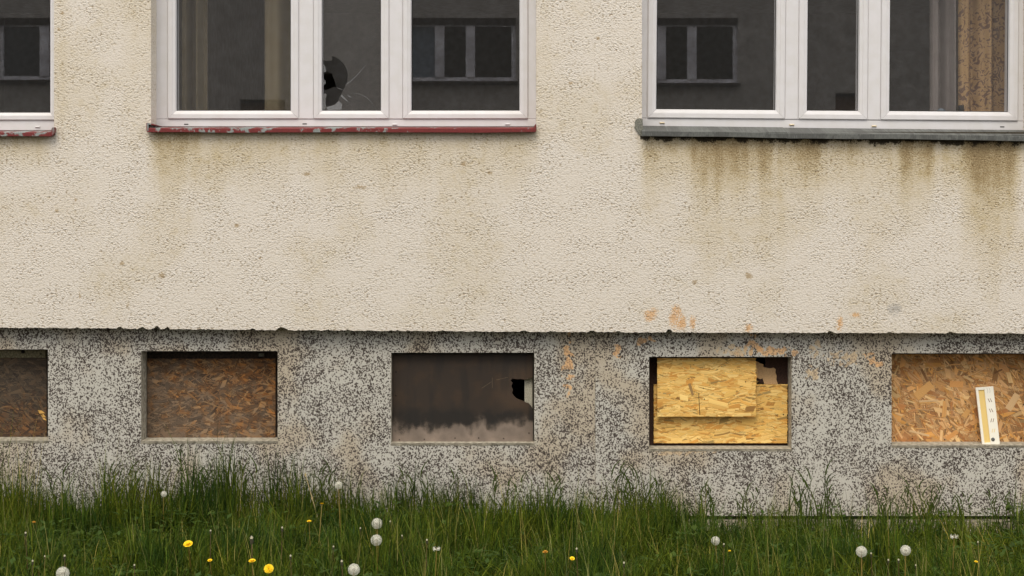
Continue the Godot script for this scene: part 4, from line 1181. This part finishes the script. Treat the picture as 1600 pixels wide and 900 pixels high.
func tufts() -> void:
	var list := [
		[92, 712, 0.12, "short grass tuft standing below the board cut off by the picture edge"], [182, 708, 0.12, "arching grass tuft between the two brown boards"], [205, 712, 0.2, "upright grass tuft just short of the brown weathered board"],
		[330, 712, 0.14, "grass tuft below the middle of the brown weathered board"], [385, 705, 0.12, "tall grass tuft under the far corner of the brown weathered board"], [517, 708, 0.12, "dense tall grass tuft in front of the bare plinth between brown board and sooty panel"],
		[638, 716, 0.12, "bending grass tuft under the near corner of the sooty panel"], [684, 708, 0.12, "forked grass tuft under the middle of the sooty panel"], [790, 722, 0.14, "spreading grass tuft under the hole of the sooty panel"], [858, 724, 0.12, "grass tuft just past the sooty panel"],
		[948, 710, 0.1, "thin tall stalks beside the plinth joint"], [985, 716, 0.12, "dark branching grass tuft before the fresh yellow boards"], [1020, 735, 0.12, "drooping grass tuft at the near corner of the fresh yellow boards"], [1100, 740, 0.12, "sparse stalks under the fresh yellow boards"], [1160, 742, 0.1, "single thin stalks under the far half of the fresh yellow boards"],
		[1250, 722, 0.12, "tall grass tuft right after the fresh yellow boards"], [1292, 714, 0.12, "tallest grass tuft between the fresh yellow and orange-tan boards"], [1390, 742, 0.12, "grass tuft under the near corner of the orange-tan board"], [1425, 734, 0.12, "forked grass tuft under the orange-tan board"], [1450, 738, 0.14, "upright grass tuft beneath the middle of the orange-tan board"],
		[1492, 756, 0.14, "wide dark grass tuft before the leaning plastic strip"], [1572, 756, 0.14, "pale grass tuft beyond the leaning plastic strip"]]
	for k in list.size():
		var t: Array = list[k]
		var z: float = t[2]
		var top := gy(t[1], z)
		var o := base("grass_tuft", Vector3(gx(t[0], z), -0.02, z), t[3], "grass", "tall grass tufts along the plinth")
		var q := RandomNumberGenerator.new()
		q.seed = 700 + k
		var n := q.randi_range(6, 13)
		var wide := q.randf_range(0.02, 0.09)
		var b := MB.new()
		b.has_c = true
		for j in n:
			b.col = Color(0.03, 0.05, 0.008).lerp(Color(0.065, 0.08, 0.012), q.randf())
			var a := q.randf() * TAU
			var h := top * (1.0 if j == 0 else q.randf_range(0.45, 0.95))
			blade(b, Vector3(q.randf_range(-wide, wide), 0, q.randf_range(-0.03, 0.03)), h, q.randf_range(0.004, 0.009), Vector2(cos(a), sin(a) * 0.4) * q.randf_range(0.04, 0.6), q.randf() * 0.3, q.randf_range(-0.5, 0.5), 6)
		put("blade_bunch", b.mesh(), M.grass, o).set_meta("kind", "stuff")
		# one or two flowering stalks with side leaves
		b = MB.new()
		b.has_c = true
		for j in q.randi_range(2, 4):
			b.col = Color(0.05, 0.07, 0.014)
			var x := q.randf_range(-wide, wide); var lean := q.randf_range(-0.1, 0.1); var h := top * q.randf_range(0.8, 0.98)
			b.tube([Vector3(x, 0, 0), Vector3(x + lean * 0.4, h * 0.5, 0), Vector3(x + lean, h, 0)], [0.0028, 0.0022, 0.001], 4)
			for f in [0.4, 0.62, 0.8]:
				var sgn := 1.0 if q.randf() < 0.5 else -1.0
				blade(b, Vector3(x + lean * f * f, h * f, 0), h * q.randf_range(0.22, 0.4), 0.008, Vector2(sgn * q.randf_range(0.4, 1.0), q.randf_range(-0.3, 0.3)), q.randf() * 0.5, q.randf_range(-0.4, 0.4), 5)
		put("stalk", b.mesh(), M.grass, o)
	# a leafy weed in front of the brown board
	var zw := 0.12
	var o := base("leafy_weed", Vector3(gx(281, zw), -0.02, zw), "bushy-topped leafy weed in front of the brown weathered board", "weed")
	var b := MB.new()
	b.has_c = true
	b.col = Color(0.045, 0.06, 0.018)
	var top := gy(697, zw) + 0.02
	b.tube([Vector3(0, 0, 0), Vector3(0.01, top * 0.5, 0), Vector3(0, top, 0)], [0.003, 0.0025, 0.001], 5)
	put("stem", b.mesh(), M.grass, o)
	var q := RandomNumberGenerator.new()
	q.seed = 88
	for k in 46:
		b = MB.new()
		b.has_c = true
		b.col = Color(0.035, 0.05, 0.012).lerp(Color(0.06, 0.075, 0.02), q.randf())
		var f := 0.35 + 0.65 * sqrt(q.randf())
		var a := q.randf() * TAU
		leaf(b, Vector3(0.006 * sin(f * 3.0), top * f, 0), Vector3(cos(a), q.randf_range(0.5, 1.3), sin(a)).normalized(), q.randf_range(0.025, 0.05), q.randf_range(0.007, 0.013))
		put("leaf", b.mesh(), M.grass, o)

# ---------------------------------------------------------------- dandelions
func place_head(u: float, v: float, h: float) -> Vector3:
	# where a flower head of height h stands that the survey shows at (u, v)
	var d := GRID * STAND * (EYE - h) / (v - 362.0)
	return Vector3((u - 800.0) / GRID * d / STAND, h, STAND - d)

func stem(o: Node3D, h: float, lean: Vector2, m: Material, r := 0.0029) -> void:
	var b := MB.new()
	b.tube([Vector3(-lean.x, -h - 0.02, -lean.y), Vector3(-lean.x * 0.4, -h * 0.5, -lean.y * 0.4), Vector3(0, 0, 0)], [r * 1.2, r, r * 0.85], 6)
	put("stem", b.mesh(), m, o)

func dandelions() -> void:
	var q := RandomNumberGenerator.new()
	q.seed = 99
	# seed clock: pale ball of parachutes round a small core
	var fl := MB.new()
	var n := 300
	for k in n:
		var y := 1.0 - 2.0 * (k + 0.5) / n
		var a := k * 2.39996
		var d := Vector3(sqrt(1.0 - y * y) * cos(a), y, sqrt(1.0 - y * y) * sin(a)).normalized()
		var x := d.cross(Vector3(0.2, 1, 0.3)).normalized(); var yy := d.cross(x)
		var c := d * 0.0225 * q.randf_range(0.93, 1.05)
		for s in 9:
			var an := TAU * s / 9 + q.randf()
			var e := (x * cos(an) + yy * sin(an)); var w := (x * -sin(an) + yy * cos(an)) * 0.00024
			var f := fl.vert(c - w, d); fl.vert(c + w, d); fl.vert(c + e * 0.0058 + d * 0.0026, d)
			fl.tri(f, f + 1, f + 2)
		var wv := x * 0.00022
		var f2 := fl.vert(d * 0.005 - wv, yy); fl.vert(d * 0.005 + wv, yy); fl.vert(c, yy)
		fl.tri(f2, f2 + 1, f2 + 2)
	var fluff := fl.mesh()
	var cm := SphereMesh.new()
	cm.radius = 0.008; cm.height = 0.014; cm.radial_segments = 12; cm.rings = 8
	var clocks := [
		[529, 758, 0.30, 0.8, "dandelion clock standing farthest back, close to the plinth"], [589, 818, 0.26, 1.0, "upper one of two dandelion clocks one above the other"], [588, 844, 0.24, 1.0, "lower one of two dandelion clocks one above the other"],
		[553, 890, 0.2, 1.0, "dandelion clock in front of the pair, at the bottom edge"], [98, 896, 0.2, 1.08, "large dandelion clock at the bottom edge below the board cut off by the picture"], [1118, 845, 0.22, 0.78, "small dandelion clock with a dark centre below the fresh yellow boards"],
		[1346, 862, 0.24, 0.95, "dandelion clock on a straight stem, the nearer of two below the orange-tan board"], [1415, 860, 0.24, 0.9, "dandelion clock on a straight stem, the farther of two below the orange-tan board"], [256, 772, 0.24, 0.62, "faint small dandelion clock in the grass below the brown weathered board"]]
	for c in clocks:
		var o := base("dandelion_clock", place_head(c[0], c[1], c[2]), c[4], "flower", "dandelions gone to seed")
		o.scale = Vector3.ONE * c[3]
		o.rotation.y = q.randf() * TAU
		put("seed_ball", fluff, M.fluff, o)
		put("core", cm, M.core, o)
		stem(o, c[2] / c[3], Vector2(q.randf_range(-0.02, 0.02), q.randf_range(-0.02, 0.02)), M.stem)
	# ragged, half blown ones
	var rag := MB.new()
	for k in 60:
		var a := q.randf() * TAU; var y := q.randf_range(-0.55, 0.35)
		var d := Vector3(sqrt(1.0 - y * y) * cos(a), y, sqrt(1.0 - y * y) * sin(a))
		var x := d.cross(Vector3(0.2, 1, 0.3)).normalized(); var yy := d.cross(x)
		var c := d * 0.021
		for s in 8:
			var an := TAU * s / 8
			var e := (x * cos(an) + yy * sin(an)); var w := (x * -sin(an) + yy * cos(an)) * 0.0006
			var f := rag.vert(c - w, d); rag.vert(c + w, d); rag.vert(c + e * 0.006 + d * 0.002, d)
			rag.tri(f, f + 1, f + 2)
		var f2 := rag.vert(d * 0.004 - x * 0.0003, yy); rag.vert(d * 0.004 + x * 0.0003, yy); rag.vert(c, yy)
		rag.tri(f2, f2 + 1, f2 + 2)
	var ragm := rag.mesh()
	for c in [[682, 857, 0.24, 0.7, "half blown ragged dandelion clock in the grass below the sooty panel"], [1491, 838, 0.26, 0.75, "half blown flat dandelion clock before the leaning plastic strip"]]:
		var o := base("dandelion_clock", place_head(c[0], c[1], c[2]), c[4], "flower", "dandelions gone to seed")
		o.scale = Vector3.ONE * c[3]
		put("seed_ball", ragm, M.fluff, o)
		put("core", cm, M.core, o)
		stem(o, c[2] / c[3], Vector2(0.015, 0.01), M.stem)
	# yellow flowers
	var pm := MB.new()
	for ring in 4:
		var cnt := 26 - ring * 5
		for k in cnt:
			var a := TAU * k / cnt + ring * 0.13 + q.randf() * 0.1
			var d := Vector3(cos(a), 0.18 + ring * 0.42, sin(a)).normalized()
			var s := Vector3(-sin(a), 0, cos(a))
			var l := 0.021 - ring * 0.003
			var nn := s.cross(d).normalized()
			if nn.y < 0: nn = -nn
			var f := pm.vert(d * 0.003, nn); pm.vert(d * l * 0.6 + s * 0.0022, nn); pm.vert(d * l + s * 0.0014, nn); pm.vert(d * l - s * 0.0014, nn); pm.vert(d * l * 0.6 - s * 0.0022, nn)
			pm.tri(f, f + 1, f + 4); pm.tri(f + 1, f + 2, f + 4); pm.tri(f + 2, f + 3, f + 4)
	var petals := pm.mesh()
	var bm := MB.new()
	bm.tube([Vector3(0, -0.012, 0), Vector3(0, -0.006, 0), Vector3(0, 0.002, 0)], [0.003, 0.006, 0.0055], 8)
	var bract := bm.mesh()
	for c in [[294, 850.5, 0.22, 1.0, 0.5, "bright yellow dandelion flower below the brown weathered board"], [420, 889, 0.18, 1.0, 0.9, "largest yellow dandelion flower, at the bottom edge"], [394, 877, 0.19, 0.75, 0.2, "half open yellow dandelion flower next to the largest one"], [503, 788, 0.26, 0.55, -0.4, "small tilted yellow flower under the clock standing farthest back"],
		[483, 815, 0.24, 0.55, 0.1, "small flat yellow flower in the grass, lower than the tilted one"], [328, 876, 0.2, 0.5, 0.3, "tiny orange-yellow closing flower below the bright one"], [894, 873, 0.2, 0.55, 0.5, "small yellow flower at the bottom below the plinth joint"], [852, 863, 0.2, 0.6, 0.2, "withering yellow-brown flower beside the small yellow one"], [1140, 861, 0.2, 0.3, 0.2, "tiny yellow flower beside the clock with a dark centre"], [53, 816, 0.2, 0.4, 0.2, "tiny orange flower deep in the grass at the picture's edge"], [1525, 878, 0.2, 0.4, 0.2, "tiny yellow flower below the leaning plastic strip"]]:
		var o := base("dandelion_flower", place_head(c[0], c[1], c[2]), c[5], "flower", "yellow dandelion flowers")
		o.scale = Vector3.ONE * c[3]
		o.rotation = Vector3(c[4], q.randf() * 0.4 - 0.2, q.randf_range(-0.2, 0.2))
		put("petals", petals, M.petal_old if c[0] == 852 or c[0] == 53 else M.petal, o)
		put("bract", bract, M.stem, o)
		stem(o, c[2] / c[3], Vector2(0.02, 0.03), M.stem)
	# closed buds with a pale tip
	var cone := MB.new()
	cone.tube([Vector3(0, -0.008, 0), Vector3(0, -0.002, 0), Vector3(0, 0.008, 0)], [0.003, 0.0062, 0.0038], 8)
	var tip := MB.new()
	tip.tube([Vector3(0, 0.0075, 0), Vector3(0, 0.012, 0), Vector3(0, 0.0165, 0)], [0.0034, 0.005, 0.001], 8)
	var cone_m := cone.mesh(); var tip_m := tip.mesh()
	var buds := [[441, 828, "beside the small flat yellow flower"], [521, 857, "near the lower of the two stacked clocks"], [393, 846, "with a wide white tuft, above the half open yellow flower"], [454, 872, "next to the largest yellow flower"], [534, 881, "beside the clock in front of the pair"], [628, 840, "to the side of the two stacked clocks"], [563, 828, "just before the two stacked clocks"], [610, 818, "dark, touching the upper of the two stacked clocks"],
		[667, 847, "next to the half blown ragged clock"], [70, 872, "above the large clock at the bottom edge"], [51, 880, "nearest the picture's corner"], [101, 872, "straight above the large clock at the bottom edge"], [40, 836, "low in the grass at the picture's edge"], [329, 832, "standing above the tiny orange-yellow flower"], [210, 886, "alone at the bottom between large clock and bright flower"],
		[1361, 868, "beside the nearer of the two straight clocks"], [1388, 878, "between the two straight clocks"], [1404, 878, "just before the farther straight clock"], [1431, 886, "below the farther straight clock"], [1528, 850, "on a thin stalk below the leaning plastic strip"], [1131, 853, "beside the small clock with a dark centre"], [975, 883, "alone at the bottom below the fresh yellow boards"], [901, 861, "above the small yellow flower"]]
	for c in buds:
		var h := q.randf_range(0.2, 0.26)
		var big := 1.5 if c[0] == 393 else q.randf_range(0.7, 1.0)
		var o := base("dandelion_bud", place_head(c[0], c[1], h), "closed dandelion bud " + c[2], "flower", "closed dandelion buds")
		o.scale = Vector3.ONE * big
		put("bud_cone", cone_m, M.bud, o)
		put("tuft", tip_m, M.bud_tip, o)
		stem(o, h / big, Vector2(q.randf_range(-0.02, 0.02), 0.0), M.bud_stem, 0.0017)
	# one dry straw stalk
	var o := base("dry_stalk", Vector3(gx(494, 0.35), -0.02, 0.35), "pale dry stalk leaning in the grass before the brown weathered board", "stalk")
	var b := MB.new()
	var p0 := gp(495, 798, 0.35); var p1 := gp(477, 735, 0.35)
	b.tube([Vector3(0.01, 0.0, 0), Vector3(p0.x - o.position.x, p0.y, 0), Vector3(p1.x - o.position.x, p1.y, 0.0)], [0.0035, 0.003, 0.0015], 6)
	put("stem", b.mesh(), M.straw, o)
	for f in [0.4, 0.98]:
		b = MB.new()
		b.tube([Vector3(0, -0.008, 0), Vector3(0, 0, 0), Vector3(0, 0.012, 0)], [0.002, 0.0065, 0.001], 6)
		put("husk", b.mesh(), M.straw, o).position = Vector3(lerpf(p0.x, p1.x, f) - o.position.x, lerpf(p0.y, p1.y, f), 0)

# ---------------------------------------------------------------- scene
func _ready() -> void:
	var cam := Camera3D.new()
	cam.name = "camera"
	cam.projection = Camera3D.PROJECTION_FRUSTUM
	cam.near = 0.1
	cam.far = 400.0
	cam.size = 900.0 / GRID / STAND * 0.1
	cam.frustum_offset = Vector2(0, -88.0 / GRID / STAND * 0.1)
	cam.position = Vector3(0, EYE, STAND)
	add_child(cam)
	cam.current = true
	var we := WorldEnvironment.new()
	we.name = "daylight"
	var env := Environment.new()
	env.background_mode = Environment.BG_SKY
	var sm := ProceduralSkyMaterial.new()
	sm.sky_top_color = Color(0.90, 0.91, 0.93)
	sm.sky_horizon_color = Color(0.82, 0.82, 0.82)
	sm.sky_curve = 0.3
	sm.ground_bottom_color = Color(0.2, 0.2, 0.16)
	sm.ground_horizon_color = Color(0.4, 0.4, 0.36)
	env.sky = Sky.new()
	env.sky.sky_material = sm
	env.tonemap_mode = Environment.TONE_MAPPER_LINEAR
	env.tonemap_exposure = 2.45
	env.sdfgi_enabled = true
	env.ssao_enabled = true
	env.ssil_enabled = true
	we.environment = env
	add_child(we)
	var sun := DirectionalLight3D.new()
	sun.name = "overcast_sun"
	sun.light_energy = 0.35
	sun.light_color = Color(1.0, 0.97, 0.92)
	sun.light_angular_distance = 30.0
	sun.shadow_enabled = true
	sun.rotation_degrees = Vector3(-58, -14, 0)
	add_child(sun)

	materials()
	M.fresh = mat(Color(0.87, 0.68, 0.36), 0.8)
	M.dull_strand = mat(Color(0.60, 0.47, 0.28), 0.8)
	M.strand_a = noisy(Color(0.78, 0.58, 0.34), Color(0.84, 0.65, 0.40), 0.05, 0.85, 0.0, 91)
	M.strand_b = noisy(Color(0.78, 0.55, 0.30), Color(0.82, 0.60, 0.36), 0.05, 0.85, 0.0, 92)
	M.strand_c = noisy(Color(0.80, 0.66, 0.48), Color(0.84, 0.70, 0.52), 0.05, 0.85, 0.0, 93)
	M.white_post = noisy(Color(0.58, 0.56, 0.50), Color(0.72, 0.70, 0.63), 0.1, 0.8, 0.0, 94)
	M.sheer = mat(Color(0.45, 0.42, 0.41), 0.9)
	M.olive_cloth = mat(Color(0.40, 0.36, 0.27), 0.9)
	M.fluff = mat(Color(0.93, 0.915, 0.86), 0.9)
	M.fluff.backlight_enabled = true
	M.fluff.backlight = Color(0.8, 0.8, 0.78)
	M.bud_tip = mat(Color(0.80, 0.77, 0.66), 0.9)
	M.core = mat(Color(0.36, 0.33, 0.22), 0.9)
	M.stem = mat(Color(0.50, 0.42, 0.17), 0.6)
	M.bud = mat(Color(0.22, 0.21, 0.12), 0.8)
	M.bud_stem = mat(Color(0.34, 0.26, 0.14), 0.7)
	M.petal = mat(Color(0.96, 0.81, 0.06), 0.7)
	M.petal_old = mat(Color(0.70, 0.50, 0.10), 0.8)
	M.straw = mat(Color(0.70, 0.62, 0.44), 0.8)

	# ground to the horizon, and the old concrete strip along the plinth
	var b := MB.new()
	b.quad(Vector3(-200, -0.03, -150), Vector3(200, -0.03, -150), Vector3(200, -0.03, 200), Vector3(-200, -0.03, 200), Vector3.UP)
	var gr := put("ground", b.mesh(), M.soil)
	gr.set_meta("kind", "structure")
	b = MB.new()
	rng.seed = 17
	var prev := 0.42
	for k in 64:
		var xa := -3.4 + k * 0.1075; var xb := xa + 0.1075
		var nx := 0.42 + rng.randf_range(-0.03, 0.03)
		b.quad(Vector3(xa, -0.022, -0.4), Vector3(xb, -0.022, -0.4), Vector3(xb, -0.022, nx), Vector3(xa, -0.022, prev), Vector3.UP)
		b.quad(Vector3(xa, -0.022, prev), Vector3(xb, -0.022, nx), Vector3(xb, -0.06, nx + 0.01), Vector3(xa, -0.06, prev + 0.01), Vector3.BACK)
		prev = nx
	var path := put("path", b.mesh(), M.concrete)
	path.set_meta("kind", "structure")
	building()
	boards()
	interior()
	opposite()
	lawn()
	tufts()
	dandelions()
